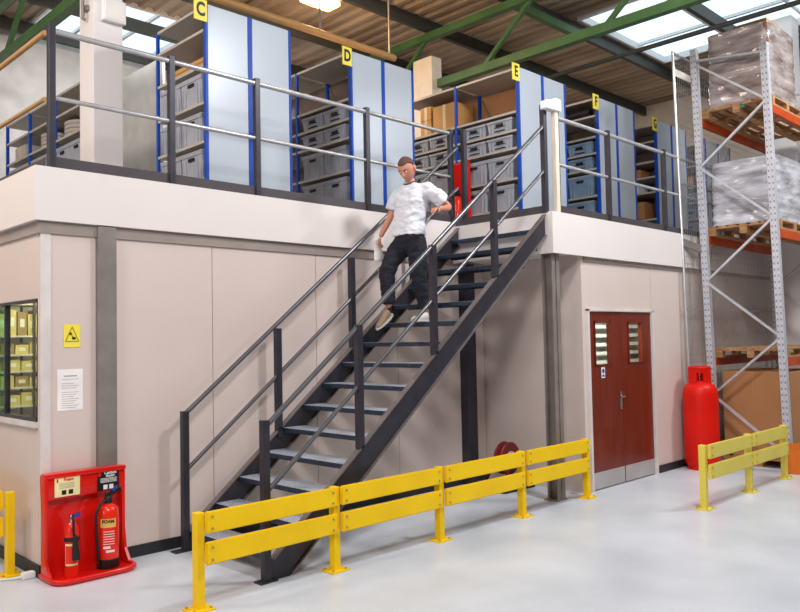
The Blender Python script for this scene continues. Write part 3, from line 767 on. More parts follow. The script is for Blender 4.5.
for k in range(6): curved_label('label_line', 0.0865, av-0.45, av+0.6, 0.20+k*0.02, 0.205+k*0.02, 'paper', e)
curved_label('label_block', 0.0865, av-0.45, av+0.2, 0.165, 0.185, 'paper', e)
curved_label('label_block', 0.0865, av-0.2, av+0.6, 0.135, 0.153, 'paper', e)
# CO2 extinguisher (left)
e = empty('fire_extinguisher', (0.165, -0.22, 0.026)); tag(e, 'slimmer red extinguisher with black horn, on the left of the fire point', 'fire extinguisher')
MB().lathe([(0.052, 0), (0.056, 0.01), (0.056, 0.34), (0.05, 0.385), (0.032, 0.415), (0.018, 0.425)], n=24).build('cylinder', 'orange_red', e, True)
v = MB().lathe([(0.016, 0.42), (0.018, 0.47), (0.012, 0.485)], n=14).build('valve', 'chrome', e, True)
MB().bar((-0.02, 0, 0.475), (0.10, 0, 0.525), 0.018, 0.016).build('lever', 'red', v)
MB().bar((0.01, -0.01, 0.47), (0.06, -0.01, 0.475), 0.02, 0.03).build('safety_tag', 'blueplastic', v)
MB().tube([(0.0, -0.02, 0.455), (-0.01, -0.06, 0.44), (-0.015, -0.07, 0.36), (-0.005, -0.072, 0.3)], 0.01, 8).build('hose', 'rubber', e, True)
MB().tube([(-0.005, -0.08, 0.33), (-0.005, -0.082, 0.27), (0, -0.085, 0.14)], [0.016, 0.022, 0.03], 14).build('discharge_horn', 'rubber', e, True)
MB().lathe([(0.0585, 0.275), (0.0585, 0.31)], n=24, cap=False).build('strap', 'rubber', e)
curved_label('label_panel', 0.0572, av-0.9, av+0.9, 0.09, 0.26, 'cream', e)
curved_label('label_panel', 0.0576, av-0.85, av+0.85, 0.105, 0.245, 'orange_red', e)

# wall notices
o = empty('warning_sign', (0.255, -0.001, 1.93)); tag(o, 'yellow warning sign with black triangle beside the corner column', 'sign')
MB().box(-0.068, -0.004, -0.095, 0.068, 0, 0.095).build('sign_plate', 'signyellow', o)
m = MB()
tri = [(-0.055, -0.045), (0.055, -0.045), (0, 0.075)]
for a_, b_ in zip(tri, tri[1:]+tri[:1]): m.bar((a_[0], -0.005, a_[1]), (b_[0], -0.005, b_[1]), 0.002, 0.007, up=(0, 1, 0))
m.build('triangle', 'black', o)
MB().box(-0.022, -0.006, 0.01, -0.004, -0.004, 0.028).build('pictogram', 'black', o)
MB().bar((-0.013, -0.005, 0.018), (0.01, -0.005, -0.015), 0.002, 0.012, up=(0, 1, 0)).build('pictogram', 'black', o)
MB().box(0.0, -0.006, -0.03, 0.03, -0.004, -0.01).build('pictogram', 'black', o)
o = empty('paper_notice', (0.24, -0.001, 1.485)); tag(o, 'white printed A4 notice on the wall below the yellow sign', 'notice')
MB().box(-0.105, -0.002, -0.17, 0.105, 0, 0.17).build('sheet', 'paper', o)
m = MB()
m.box(-0.05, -0.003, 0.108, 0.055, -0.002, 0.118)
for k in range(14):
    if k in (1, 5): continue
    m.box(-0.07, -0.003, 0.085-k*0.018, 0.07-0.02*(k % 3), -0.002, 0.089-k*0.018)
m.build('printed_lines', 'ink', o)
# white plug on floor by left barrier
o = empty('cable_plug', (0.03-0.1, 0.06, 0)); tag(o, 'white plastic plug lying on the floor beside the fire point', 'plug')
MB().box(-0.05, -0.035, 0.0, 0.05, 0.035, 0.055, bev=0.015).build('plug_body', 'white', o)
MB().tube([(-0.05, 0.0, 0.025), (-0.10, 0.04, 0.012), (-0.18, 0.10, 0.010)], 0.008, 8).build('cord', 'white', o, True)

# ------------------------------------------------------------ gas cylinder
g = empty('gas_cylinder', (8.12, -1.78, 0)); tag(g, 'tall red gas cylinder standing beside the pallet rack', 'gas cylinder')
MB().lathe([(0.20, 0.0), (0.20, 0.05), (0.19, 0.06)], n=32).build('foot_ring', 'gasred', g, True)
MB().lathe([(0.19, 0.04), (0.225, 0.09), (0.232, 0.13), (0.232, 1.02), (0.22, 1.09), (0.18, 1.15), (0.1, 1.19), (0.05, 1.2)], n=36).build('cylinder_body', 'gasred', g, True)
m = MB()
n = 24; r_ = 0.125
for k in range(n):
    a = 2*PI*k/n
    if k in (13, 14, 15, 3, 4): zb, zt = 1.31, 1.38
    else: zb, zt = 1.15, 1.38
    m.box(r_*math.cos(a)-0.018, r_*math.sin(a)-0.018, zb, r_*math.cos(a)+0.018, r_*math.sin(a)+0.018, zt)
m.tube([(0.13*math.cos(a*PI/12), 0.13*math.sin(a*PI/12), 1.38) for a in range(24)], 0.02, 8, closed=True)
m.build('collar', 'gasred', g, True)
MB().lathe([(0.03, 1.18), (0.03, 1.26), (0.04, 1.27), (0.04, 1.3)], n=14).build('valve', 'chrome', g, True)

# ------------------------------------------------------------ pallet rack
XR = 8.49; YBK, YFR = -1.80, -2.77
LEAN = 0.020
def L_(y, z): return y + LEAN*z
rk = empty('pallet_rack', (XR, YFR, 0)); tag(rk, 'tall grey pallet rack with orange beams at the right', 'rack')
def RP(x, y, z): return (x-XR, L_(y, z)-YFR, z)
for xf in (XR, XR+2.62):
    for y, zt in ((YBK, 5.95), (YFR, 5.78)):
        m = MB()
        w, t = 0.09, 0.012
        for (ax, ay, bx, by) in ((0, -w/2, 0, w/2),):
            m.bar(RP(xf, y, 0), RP(xf, y, zt), 0.012, w, up=(0, 1, 0))
            m.bar(RP(xf+0.04, y-w/2+0.006, 0), RP(xf+0.04, y-w/2+0.006, zt), 0.08, 0.012, up=(0, 1, 0))
            m.bar(RP(xf+0.04, y+w/2-0.006, 0), RP(xf+0.04, y+w/2-0.006, zt), 0.08, 0.012, up=(0, 1, 0))
        u = m.build('rack_upright', 'rackgrey', rk)
        for dy in (-0.024, 0.024):
            MB().bar((xf-XR-0.007, L_(y, 0.05)-YFR+dy, 0.05), (xf-XR-0.007, L_(y, zt-0.02)-YFR+dy, zt-0.02), 0.002, 0.015, up=(0, 1, 0)).build('slot_strip', 'slots', u)
        MB().box(xf-XR-0.03, L_(y, 0)-YFR-0.07, 0, xf-XR+0.12, L_(y, 0)-YFR+0.07, 0.01).build('foot_plate', 'rackgrey', rk)
    zz = [5.0, 4.22, 3.4, 2.58, 1.78, 0.98, 0.2]
    MB().bar(RP(xf+0.03, YBK, 5.78), RP(xf+0.03, YFR, 5.66), 0.03, 0.05, up=(1, 0, 0)).build('brace', 'rackgrey', rk)
    seq = [(YBK, 5.74)] + [((YFR if i % 2 == 0 else YBK), z) for i, z in enumerate(zz)]
    for (ya, za), (yb, zb) in zip(seq, seq[1:]):
        MB().bar(RP(xf+0.03, ya, za), RP(xf+0.03, yb, zb), 0.03, 0.04, up=(1, 0, 0)).build('brace', 'rackgrey', rk)
BL = (1.50, 3.24, 4.95)
for zt in BL:
    for y in (YBK, YFR):
        MB().box(*RP(XR+0.08, y-0.025, zt-0.11), XR+2.60-XR, L_(y, zt-0.11)+0.025-YFR, zt).build('beam', 'orange', rk)
# orange guard at foot
gd = empty('upright_guard', (8.42, -2.93, 0)); tag(gd, 'orange steel guard around the front foot of the pallet rack', 'guard')
MB().prism([(-0.02, 0.0, 0), (0.10, -0.06, 0), (0.28, -0.06, 0), (0.28, -0.05, 0), (0.11, -0.05, 0), (-0.01, 0.008, 0)], (0, 0, 0.40)).box(-0.03, 0.0, 0, -0.02, 0.22, 0.40).build('guard_shell', 'guard', gd)
MB().box(-0.05, -0.08, 0, 0.3, -0.05, 0.01).build('guard_foot', 'guard', gd)
# pallets
def make_pallet():
    o = empty('wooden_pallet')
    for k in range(7): MB().box(0, k*0.148, 0.115, 1.2, k*0.148+0.10, 0.135).build('deck_board', 'wood', o)
    for k in range(3):
        for j in range(3): MB().box(j*0.55, k*0.44, 0.03, j*0.55+0.1, k*0.44+0.1, 0.095).build('block', 'wood', o)
    for j in range(3): MB().box(j*0.55, 0, 0.095, j*0.55+0.1, 0.99, 0.115).build('stringer_board', 'wood', o)
    for k in range(3): MB().box(0, k*0.44, 0, 1.2, k*0.44+0.1, 0.03).build('bottom_board', 'wood', o)
    return o
pp = make_pallet()
plist = [(8.66, 4.95, 'pallet under the brown wrapped load on the top beams'), (9.92, 4.95, 'second pallet on the top beams, further from the mesh end'),
         (8.66, 3.24, 'pallet under the silver wrapped load on the middle beams'), (9.92, 3.24, 'second pallet on the middle beams, away from the rack end'),
         (8.66, 1.50, 'empty pallet on the lowest beams at the rack end'), (9.92, 1.50, 'second empty pallet on the lowest beams'),
         (8.72, 0.0, 'pallet on the floor under the large brown carton')]
for k, (x, z, lb) in enumerate(plist):
    o = pp if k == 0 else copy_tree(pp)
    o.location = (x, L_(-2.79, z), z+0.002); tag(o, lb, 'pallet', 'pallets in the rack')
def load(name, x, z, dx, dy, h, m_goods, m_wrap, label, layers, seed, taper=0.0):
    o = empty(name, (x, L_(-2.77, z), z)); tag(o, label, 'wrapped load')
    random.seed(seed)
    m = MB(); lh = h/layers
    for k in range(layers):
        j = [random.uniform(-0.015, 0.015) for _ in range(4)]
        m.box(0.05+j[0], 0.05+j[1], k*lh+0.004, dx-0.05+j[2], dy-0.05+j[3], (k+1)*lh-0.004, bev=0.02)
    m.build('stacked_goods', m_goods, o)
    # wrap: gridded shell displaced by noise
    bm = bmesh.new(); n, nz = 18, 26
    rings = []
    per = []
    r = 0.13
    for side in range(4):
        for k in range(n):
            t = k/n
            c = [(t*dx, 0), (dx, t*dy), (dx-t*dx, dy), (0, dy-t*dy)][side]
            per.append(c)
    for i in range(nz+1):
        z_ = h*i/nz; ring = []
        for (a, b) in per:
            p = Vector((a-dx/2, b-dy/2, z_))
            # round corners
            ax, ay = abs(p.x), abs(p.y)
            ex, ey = dx/2-r, dy/2-r
            if ax > ex and ay > ey:
                v = Vector((ax-ex, ay-ey)); v = v.normalized()*r
                p.x = math.copysign(ex+v.x, p.x); p.y = math.copysign(ey+v.y, p.y)
            f = 1-taper*i/nz
            nn = noise.noise(Vector((a*3, b*3, z_*11+seed)))*0.022 + noise.noise(Vector((a*9, b*9, z_*30+seed)))*0.010 - 0.012*abs(math.sin(PI*z_/lh))
            dirv = Vector((p.x, p.y, 0)).normalized()
            p = Vector((p.x*f, p.y*f, z_)) + dirv*nn + Vector((dx/2, dy/2, 0))
            ring.append(bm.verts.new(p))
        rings.append(ring)
    N = len(per)
    for A, B in zip(rings, rings[1:]):
        for k in range(N): bm.faces.new((A[k], A[(k+1) % N], B[(k+1) % N], B[k]))
    bm.faces.new(rings[-1])
    mb = MB(); mb.bm.free(); mb.bm = bm
    mb.build('stretch_wrap', m_wrap, o, True)
    return o
ld = load('wrapped_load', 8.70, 5.09, 1.1, 0.92, 1.07, 'browngoods', 'wrap_brown', 'tall smoky wrapped load on the top level of the rack', 7, 3, 0.03)
bx = MB().box(0.06, 0.05, 1.06, 0.6, 0.5, 1.12, bev=0.004).build('top_carton', 'card', ld)
t_ = MB().box(-0.012, 0.36, -0.08, -0.004, 0.47, -0.0).build('green_label', mat('teal_label', (20, 150, 120), 0.5), ld); t_['label'] = 'teal label'
load('wrapped_load', 8.68, 3.38, 1.12, 0.95, 0.90, 'goods', 'wrap_silver', 'silver wrapped stack of sheets on the middle level of the rack', 8, 5, 0.0)
o = empty('stacked_sheets', (9.95, L_(-2.77, 3.38), 3.38)); tag(o, 'beige stacked bales on the middle level, next to the silver load', 'stack')
m = MB()
for k in range(8): m.box(0.0+0.01*(k % 2), 0, k*0.11, 1.1, 0.92, k*0.11+0.10, bev=0.015)
m.build('sheet_stack', 'goods', o)
# carton on floor pallet
o = empty('large_carton', (8.72, -2.76, 0.139)); tag(o, 'large plain brown carton on the floor level behind the rack frame', 'box')
MB().box(0, 0, 0, 1.16, 0.92, 1.17, bev=0.01).build('carton', 'card2', o)
MB().box(-0.002, 0.5, 0.0, 0.0, 0.504, 1.17).build('flap_seam', 'card', o)
o = empty('large_carton', (9.95, -2.7, 0.0)); tag(o, 'brown carton on the floor further along the rack, at the right edge', 'box')
MB().box(0, 0, 0, 1.1, 0.9, 0.95, bev=0.01).build('carton', 'card2', o)
MB().box(-0.004, 0.3, 0.5, 0.0, 0.36, 0.56).build('yellow_sticker', 'signyellow', o)

# wire mesh guard behind the rack
mg = empty('mesh_guard', (8.2, -1.62, 0)); tag(mg, 'fine wire mesh guard fixed behind the pallet rack', 'mesh guard')
zt = 5.9; LX = 4.2
def MP(x, z): return (x-0.0, 0.018*z, z)
for x in (0.0, LX): MB().tube([MP(x - (0.16*0), 0), MP(x, zt)], 0.018, 8).build('mesh_post', 'alu', mg, True)
for z in (0.4, 2.2, 4.0, zt-0.02):
    MB().bar(MP(0, z), MP(LX, z), 0.02, 0.03).build('mesh_rail', 'wire', mg)
m = MB()
x = 0.06
while x < LX: m.bar(MP(x, 0.4), MP(x, zt), 0.0045, 0.0045); x += 0.06
z = 0.45
while z < zt: m.bar(MP(0, z), MP(LX, z), 0.004, 0.004); z += 0.10
m.build('mesh_panel', 'wire', mg)
for z in (1.3, 3.15, 5.6): MB().bar((0.0, 0.018*z, z), (0.30, -0.14+0.018*z, z-0.10), 0.02, 0.10).build('standoff_bracket', 'galv', mg)

# ------------------------------------------------------------ reel behind barrier
o = empty('hose_reel', (5.30, -0.60, 0)); tag(o, 'dark red reel with pale hub on a black base behind the yellow barrier', 'reel')
ax = Matrix.Translation((0, 0, 0.37)) @ Matrix.Rotation(PI/2, 4, 'X')
r1 = MB().lathe([(0.05, -0.06), (0.19, -0.06), (0.20, -0.05), (0.19, -0.04), (0.10, -0.03), (0.10, 0.03), (0.19, 0.04), (0.20, 0.05), (0.19, 0.06), (0.05, 0.06)], n=32).build('drum', 'darkred', o, True); r1.matrix_local = ax
hb = MB().lathe([(0.09, 0.06), (0.09, 0.07), (0.03, 0.08)], n=20).build('hub', 'white', o, True); hb.matrix_local = ax
m = MB(); m.box(-0.3, -0.2, 0.0, 0.3, 0.2, 0.05, bev=0.01); m.bar((-0.25, -0.16, 0.05), (0, -0.16, 0.4), 0.02, 0.03); m.bar((0.25, -0.16, 0.05), (0, -0.16, 0.4), 0.02, 0.03)
m.bar((-0.25, 0.16, 0.05), (0, 0.16, 0.4), 0.02, 0.03); m.bar((0.25, 0.16, 0.05), (0, 0.16, 0.4), 0.02, 0.03)
m.build('stand', 'rubber', o)

# ------------------------------------------------------------ roof services
lm = empty('high_bay_lamp', (4.55, 1.95, 6.70)); tag(lm, 'warm glowing lamp under the roof at the top of the picture', 'lamp')
MB().box(-0.28, -0.16, 0.0, 0.28, 0.16, 0.16, bev=0.02).build('housing', 'alu', lm)
MB().box(-0.26, -0.14, -0.06, 0.26, 0.14, 0.0, bev=0.02).build('diffuser', 'lamp', lm)
for x in (-0.2, 0.2): MB().tube([(x, 0, 0.16), (x, 0, 0.45)], 0.008, 6).build('hanger', 'galv', lm)
ll = bpy.data.lights.new('lamp_light', 'POINT'); ll.energy = 170; ll.color = (1.0, 0.66, 0.32); ll.shadow_soft_size = 0.15
lo_ = bpy.data.objects.new('lamp_light', ll); C.objects.link(lo_); lo_.parent = lm; lo_.location = (0, 0, -0.2)
pi_ = empty('roof_pipe', (1.6, 1.53, 6.0)); tag(pi_, 'pipe with painted-in orange lamplight, running under the roof above the shelving marked C and D', 'pipe')
MB().tube([(0, 0, 0), (4.0, 0, 0)], 0.05, 14).build('pipe_run', 'pipe', pi_, True)
m = MB()
m.bm.free()
for x in (0.8, 2.6, 3.9): MB().bar((x, 0, 0), (x, 0, 1.1), 0.02, 0.02).build('hanger', 'galv', pi_)
o = MB().tube([(8.55, 1.0, 6.2), (8.55, -8, 6.2)], 0.035, 12).build('roof_conduit', 'purlin', None, True); tag(o, 'thin dark conduit crossing in front of the rooflight', 'pipe')
# floodlight on white column
o = empty('emergency_light', (1.50, 1.99, 5.66)); tag(o, 'white rectangular light fitting high on the white column', 'light fitting')
MB().box(-0.12, -0.07, -0.13, 0.15, 0, 0.13, bev=0.015).build('fitting_body', 'white', o)
MB().box(-0.10, -0.078, -0.11, 0.13, -0.07, 0.11, bev=0.004).build('lens', 'paper', o)
o = empty('conduit_clip', (1.29, 2.15, 5.66)); tag(o, 'small grey pipe bracket on the left face of the white column', 'bracket')
MB().tube([(-0.02, 0, -0.1), (-0.05, 0, -0.1), (-0.05, 0, 0.3)], 0.02, 10).build('conduit', 'galv', o, True)
MB().box(-0.03, -0.05, 0.0, 0.01, 0.05, 0.06, bev=0.006).build('clip', 'galv', o)
#PERSON
# ------------------------------------------------------------ person walking down the stairs
def evaluated(o):
    bpy.context.view_layer.update()
    me = bpy.data.meshes.new_from_object(o.evaluated_get(bpy.context.evaluated_depsgraph_get()))
    bpy.data.objects.remove(o)
    return me
def skin_bm(verts, edges, root=0, sub=2):
    """verts: (x, y, z, rx, ry)"""
    me = bpy.data.meshes.new('chain'); me.from_pydata([v[:3] for v in verts], edges, [])
    o = bpy.data.objects.new('chain', me); C.objects.link(o)
    sk = o.modifiers.new('s', 'SKIN'); sk.use_smooth_shade = True
    for i, v in enumerate(verts):
        d = me.skin_vertices[0].data[i]; d.radius = (v[3], v[4] if len(v) > 4 else v[3]); d.use_root = (i == root)
    ss = o.modifiers.new('b', 'SUBSURF'); ss.levels = sub; ss.render_levels = sub
    return evaluated(o)
def join_remesh(meshes, name, m_, parent, voxel=0.009, smooth=3, fold=0.0, seed=0):
    bm = bmesh.new()
    for me in meshes: bm.from_mesh(me)
    me = bpy.data.meshes.new(name); bm.to_mesh(me); bm.free()
    o = bpy.data.objects.new(name, me); C.objects.link(o)
    r = o.modifiers.new('r', 'REMESH'); r.mode = 'VOXEL'; r.voxel_size = voxel; r.use_smooth_shade = True
    s = o.modifiers.new('s', 'SMOOTH'); s.iterations = smooth; s.factor = 0.5
    me = evaluated(o)
    if fold:
        for v in me.vertices:
            p = v.co
            v.co = p + v.normal * (fold*noise.noise(Vector((p.x*9, p.y*9, p.z*16+seed))) + fold*0.5*noise.noise(Vector((p.x*22, p.y*22, p.z*34+seed))))
    me.materials.clear(); me.materials.append(M[m_])
    for p in me.polygons: p.use_smooth = True
    o = bpy.data.objects.new(name, me); C.objects.link(o); o.parent = parent
    return o
PX, PY, PZ = 3.60, -0.72, 2.03
pr = empty('person', (PX, PY, PZ))
tag(pr, 'person in a white T-shirt and dark trousers walking down the stairs, head bowed', 'person')
def q(x, y, z, r, r2=None): return (x-PX, y-PY, z-PZ, r, r2 or r)
# skeleton with radii
body_v = [q(3.565,-.70,2.98,.125,.105), q(3.575,-.70,3.12,.115,.10), q(3.60,-.71,3.28,.13,.10), q(3.615,-.71,3.42,.12,.085), q(3.60,-.71,3.52,.055), q(3.565,-.715,3.60,.055),
          q(3.64,-.89,3.455,.055), q(3.76,-.98,3.34,.046), q(3.85,-1.04,3.245,.040), q(3.74,-1.075,3.22,.040), q(3.61,-1.10,3.20,.027),
          q(3.62,-.52,3.46,.055), q(3.60,-.45,3.33,.046), q(3.57,-.41,3.19,.040), q(3.515,-.385,3.08,.038), q(3.46,-.36,2.965,.027),
          q(3.575,-.80,2.90,.085), q(3.57,-.82,2.70,.078), q(3.57,-.83,2.52,.058), q(3.61,-.84,2.33,.055), q(3.66,-.845,2.13,.038),
          q(3.55,-.61,2.90,.085), q(3.46,-.58,2.75,.078), q(3.355,-.565,2.60,.058), q(3.37,-.56,2.38,.055), q(3.385,-.555,2.18,.038)]
body_e = [(0,1),(1,2),(2,3),(3,4),(4,5),(3,6),(6,7),(7,8),(8,9),(9,10),(3,11),(11,12),(12,13),(13,14),(14,15),(0,16),(16,17),(17,18),(18,19),(19,20),(0,21),(21,22),(22,23),(23,24),(24,25)]
bodym = skin_bm(body_v, body_e)
# head, local axes: forward f, up u, side s (towards viewer's side)
pitch = math.radians(40); yaw = math.radians(12)
HM = Matrix.Translation((3.52-PX, -0.735-PY, 3.668-PZ)) @ Matrix.Rotation(yaw, 4, 'Z') @ Matrix.Rotation(-pitch, 4, 'Y') @ Matrix.Scale(1.12, 4)
def head_mesh():
    bm = bmesh.new(); bmesh.ops.create_uvsphere(bm, u_segments=40, v_segments=28, radius=1)
    for v in bm.verts:
        x, y, z = v.co      # forward is -x
        X_, Y_, Z_ = x*0.098, y*0.076, z*0.118
        if z < 0:           # jaw narrows, face flatter
            k = -z
            Y_ *= 1-0.28*k; X_ *= 1-0.10*k
            if x > 0: X_ *= 1-0.45*k
            else: X_ -= 0.012*k
        if x < -0.5: X_ = X_*0.95
        # eye sockets
        for sy in (-1, 1):
            d = math.hypot(Y_-sy*0.030, Z_-0.012)
            if x < 0: X_ += 0.012*math.exp(-(d/0.017)**2)
        # brow
        if x < 0: X_ -= 0.006*math.exp(-((Z_-0.038)/0.012)**2)*math.exp(-(Y_/0.05)**2)
        # nose
        if x < 0: X_ -= 0.030*math.exp(-(Y_/0.012)**2)*math.exp(-((Z_+0.018)/0.020)**2) + 0.012*math.exp(-(Y_/0.009)**2)*math.exp(-((Z_-0.008)/0.02)**2)
        # lips and chin
        if x < 0: X_ -= 0.008*math.exp(-(Y_/0.024)**2)*math.exp(-((Z_+0.055)/0.008)**2) - 0.004*math.exp(-(Y_/0.026)**2)*math.exp(-((Z_+0.0555)/0.0025)**2) + 0.010*math.exp(-(Y_/0.024)**2)*math.exp(-((Z_+0.092)/0.016)**2)
        v.co = HM @ Vector((X_, Y_, Z_))
    # ears
    for sy in (-1, 1):
        r = bmesh.ops.create_uvsphere(bm, u_segments=14, v_segments=10, radius=1)
        for v in r['verts']: v.co = HM @ Vector((0.012+v.co.x*0.019+0.006*v.co.z, sy*(0.077+0.009*abs(v.co.x))+v.co.y*0.010, -0.005+v.co.z*0.032))
    me = bpy.data.meshes.new('h'); bm.to_mesh(me); bm.free(); return me
def hand_mesh(w, d, up, curl, sgn):
    """w wrist point (local), d finger direction, up back-of-hand direction"""
    w = Vector(w); d = Vector(d).normalized(); up = Vector(up); up = (up - d*up.dot(d)).normalized(); sd = d.cross(up)*sgn
    out = []
    def chain(pts): 
        out.append(skin_bm([tuple(p)+(r, r2) for p, r, r2 in pts], [(i, i+1) for i in range(len(pts)-1)], 0, 1))
    chain([(w, .022, .018), (w+d*0.03, .03, .015), (w+d*0.085, .036, .014)])
    for k, (off, L) in enumerate(((-.027, .068), (-.009, .078), (.010, .072), (.027, .056))):
        b = w + d*0.07 + sd*off; a = curl
        p = [(b, .0095, .0095)]; cur = b; ang = 0
        for f_ in (.42, .32, .26):
            ang += a*(1+0.1*k); dd = d*math.cos(ang) - up*math.sin(ang); cur = cur + dd*L*f_; p.append((cur, .0088, .0088))
        chain(p)
    b = w + d*0.02 - sd*0.022
    chain([(b, .012, .012), (b+d*.025-sd*.025-up*.008, .011, .011), (b+d*.055-sd*.030-up*.022, .0095, .0095)])
    return out
lw = body_v[10][:3]; rw = body_v[15][:3]
meshes = [bodym, head_mesh()] + hand_mesh(lw, (-1, -0.12, -0.1), (0.1, -0.3, 1), 0.5, 1) + hand_mesh(rw, (-0.35, 0.05, -1), (-0.5, 0.8, 0.1), 0.65, -1)
bd = join_remesh(meshes, 'body', 'skin', pr, 0.006, 2)
# hair cap
bm = bmesh.new(); bmesh.ops.create_uvsphere(bm, u_segments=40, v_segments=28, radius=1)
kill = []
for v in bm.verts:
    x, y, z = v.co
    lim = 0.60 if x < -0.35 else (0.60-(x+0.35)*1.25)
    if z < max(lim, -0.35): kill.append(v)
for v in bm.verts:
    x, y, z = v.co
    v.co = HM @ Vector((x*0.103+0.003, y*0.081, z*0.121+0.002))
bmesh.ops.delete(bm, geom=kill, context='VERTS')
mb = MB(); mb.bm.free(); mb.bm = bm
hr = mb.build('hair', 'hair', pr, True)
sm = hr.modifiers.new('t', 'SOLIDIFY'); sm.thickness = 0.008
for sy in (-1, 1):
    ey = MB(); r = bmesh.ops.create_uvsphere(ey.bm, u_segments=14, v_segments=10, radius=0.0105)
    for v in r['verts']: v.co = HM @ (v.co + Vector((-0.0705, sy*0.030, 0.010)))
    e_ = ey.build('eye', 'white', pr, True)
    ey = MB(); r = bmesh.ops.create_uvsphere(ey.bm, u_segments=10, v_segments=8, radius=0.0055)
    for v in r['verts']: v.co = HM @ (v.co + Vector((-0.0765, sy*0.030, 0.006)))
    ey.build('iris', 'hair', e_, True)
    MB().tube([HM @ Vector((-0.091, sy*0.016, 0.030)), HM @ Vector((-0.092, sy*0.032, 0.035)), HM @ Vector((-0.080, sy*0.047, 0.030))], 0.0038, 6).build('eyebrow', 'hair', pr, True)
# shirt: torso shell with short sleeves
sv = [q(3.565,-.70,2.97,.150,.125), q(3.575,-.70,3.10,.148,.125), q(3.60,-.71,3.28,.158,.122), q(3.615,-.71,3.41,.135,.10), q(3.61,-.71,3.475,.085,.075),
      q(3.64,-.90,3.45,.078), q(3.75,-.975,3.35,.074), q(3.80,-1.01,3.30,.072),
      q(3.62,-.51,3.455,.078), q(3.60,-.45,3.34,.074), q(3.59,-.435,3.27,.072)]
se = [(0,1),(1,2),(2,3),(3,4),(3,5),(5,6),(6,7),(3,8),(8,9),(9,10)]
def ring_mesh(rings, n=28):
    m = MB(); R_ = []
    for cx, cy, z, rx, ry in rings:
        R_.append([m.bm.verts.new((cx-PX+rx*math.copysign(abs(math.cos(2*PI*k/n))**0.85, math.cos(2*PI*k/n)), cy-PY+ry*math.copysign(abs(math.sin(2*PI*k/n))**0.85, math.sin(2*PI*k/n)), z-PZ)) for k in range(n)])
    for A, B in zip(R_, R_[1:]):
        for k in range(n): m.bm.faces.new((A[k], A[(k+1)%n], B[(k+1)%n], B[k]))
    m.bm.faces.new(R_[0][::-1]); m.bm.faces.new(R_[-1])
    me = bpy.data.meshes.new('r'); m.bm.to_mesh(me); m.bm.free(); return me
def tube_mesh(pts, rad):
    m = MB().tube([(p[0]-PX, p[1]-PY, p[2]-PZ) for p in pts], rad, 20); me = bpy.data.meshes.new('t'); bmesh.ops.recalc_face_normals(m.bm, faces=m.bm.faces); m.bm.to_mesh(me); m.bm.free(); return me
torso = ring_mesh([(3.565,-.70,2.955,.146,.188), (3.567,-.70,3.03,.144,.182), (3.575,-.70,3.10,.140,.176), (3.59,-.705,3.22,.142,.184), (3.605,-.71,3.34,.146,.202), (3.615,-.71,3.42,.130,.208), (3.618,-.71,3.47,.104,.178), (3.61,-.71,3.51,.075,.10), (3.60,-.712,3.53,.062,.066)])
join_remesh([torso, tube_mesh([(3.63,-.80,3.42), (3.65,-.90,3.43), (3.72,-.965,3.37), (3.79,-1.005,3.305)], [.092, .09, .086, .080]),
             tube_mesh([(3.61,-.62,3.42), (3.62,-.53,3.43), (3.605,-.465,3.35), (3.59,-.435,3.26)], [.092, .09, .086, .080])], 'shirt', 'shirt', pr, 0.009, 4, 0.020, 3)
MB().tube([(3.596+0.070*math.cos(a*PI/12)-PX, -.713+0.076*math.sin(a*PI/12)-PY, 3.538+0.03*math.cos(a*PI/12)-PZ) for a in range(24)], 0.011, 8, closed=True).build('collar', 'collar', pr, True)
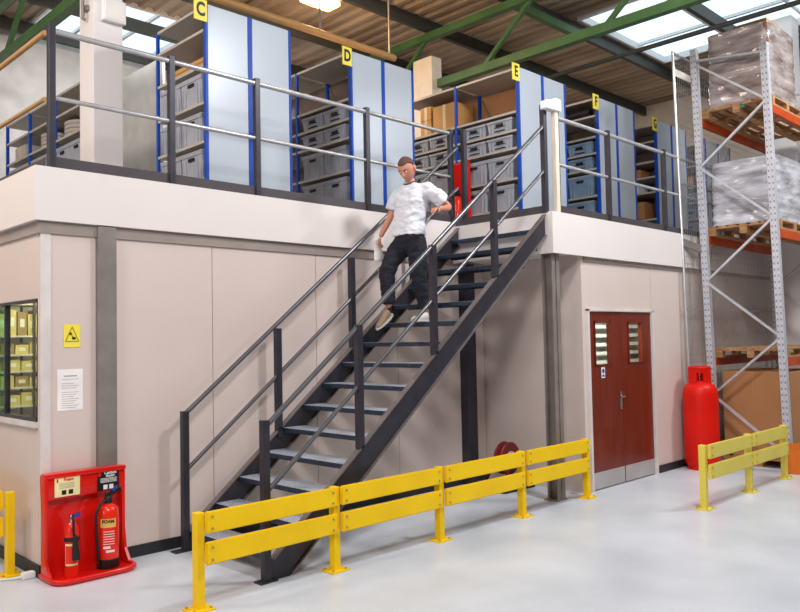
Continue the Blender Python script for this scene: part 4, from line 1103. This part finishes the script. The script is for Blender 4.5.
tv = [q(3.565,-.70,3.02,.150,.128), q(3.565,-.70,2.93,.158,.135), q(3.575,-.81,2.84,.122), q(3.57,-.825,2.68,.108), q(3.57,-.83,2.50,.092), q(3.615,-.84,2.32,.084), q(3.655,-.845,2.15,.078),
      q(3.53,-.60,2.85,.122), q(3.45,-.58,2.73,.112), q(3.355,-.565,2.59,.098), q(3.372,-.56,2.38,.086), q(3.385,-.555,2.21,.078)]
te = [(0,1),(1,2),(2,3),(3,4),(4,5),(5,6),(1,7),(7,8),(8,9),(9,10),(10,11)]
join_remesh([skin_bm(tv, te)], 'trousers', 'trousers', pr, 0.009, 2, 0.016, 9)
def shoe(heel, toe, m_):
    heel = Vector(heel); toe = Vector(toe); d = (toe-heel); L = d.length; d.normalize(); sd = d.cross(Vector((0, 0, 1))).normalized(); u = sd.cross(d)
    c = lambda t, h: tuple(heel + d*L*t + u*h)
    s1 = skin_bm([c(0.08, .055)+(.042, .048), c(0.25, .06)+(.042, .055), c(0.55, .040)+(.046, .036), c(0.85, .030)+(.043, .026), c(0.98, .026)+(.03, .018)], [(0,1),(1,2),(2,3),(3,4)], 0, 2)
    s0 = join_remesh([s1], 'shoe', m_, pr, 0.006, 2)
    b = MB(); pts = []
    for k in range(24):
        a = 2*PI*k/24; t = 0.5-0.53*math.cos(a); wd = 0.046*math.sin(a)*(1+0.12*t)
        pts.append(heel + d*L*t + sd*wd)
    b.prism(pts, u*0.02).build('sole', 'sole', s0)
shoe((3.70-PX, -.845-PY, 2.032-PZ), (3.42-PX, -.86-PY, 2.032-PZ), 'sole')
shoe((3.44-PX, -.555-PY, 2.11-PZ), (3.21-PX, -.56-PY, 1.95-PZ), 'shoe')
# paper held in the far hand
o = empty('paper_sheet', (3.43, -0.36, 2.84)); tag(o, 'folded white paper in the far hand of the person on the stairs', 'paper')
bm_ = MB(); n = 8
A = []; 
for i in range(n+1):
    t = i/n; A.append([bm_.bm.verts.new((-0.10+0.02*math.sin(t*4)+0.1*s_, -0.02+0.03*math.sin(t*3+s_), 0.10-0.24*t)) for s_ in (0.3, 0.8, 1.3)])
for r0, r1_ in zip(A, A[1:]):
    for k in range(2): bm_.bm.faces.new((r0[k], r0[k+1], r1_[k+1], r1_[k]))
ps = bm_.build('sheet', 'paper', o, True); sl_ = ps.modifiers.new('t', 'SOLIDIFY'); sl_.thickness = 0.002
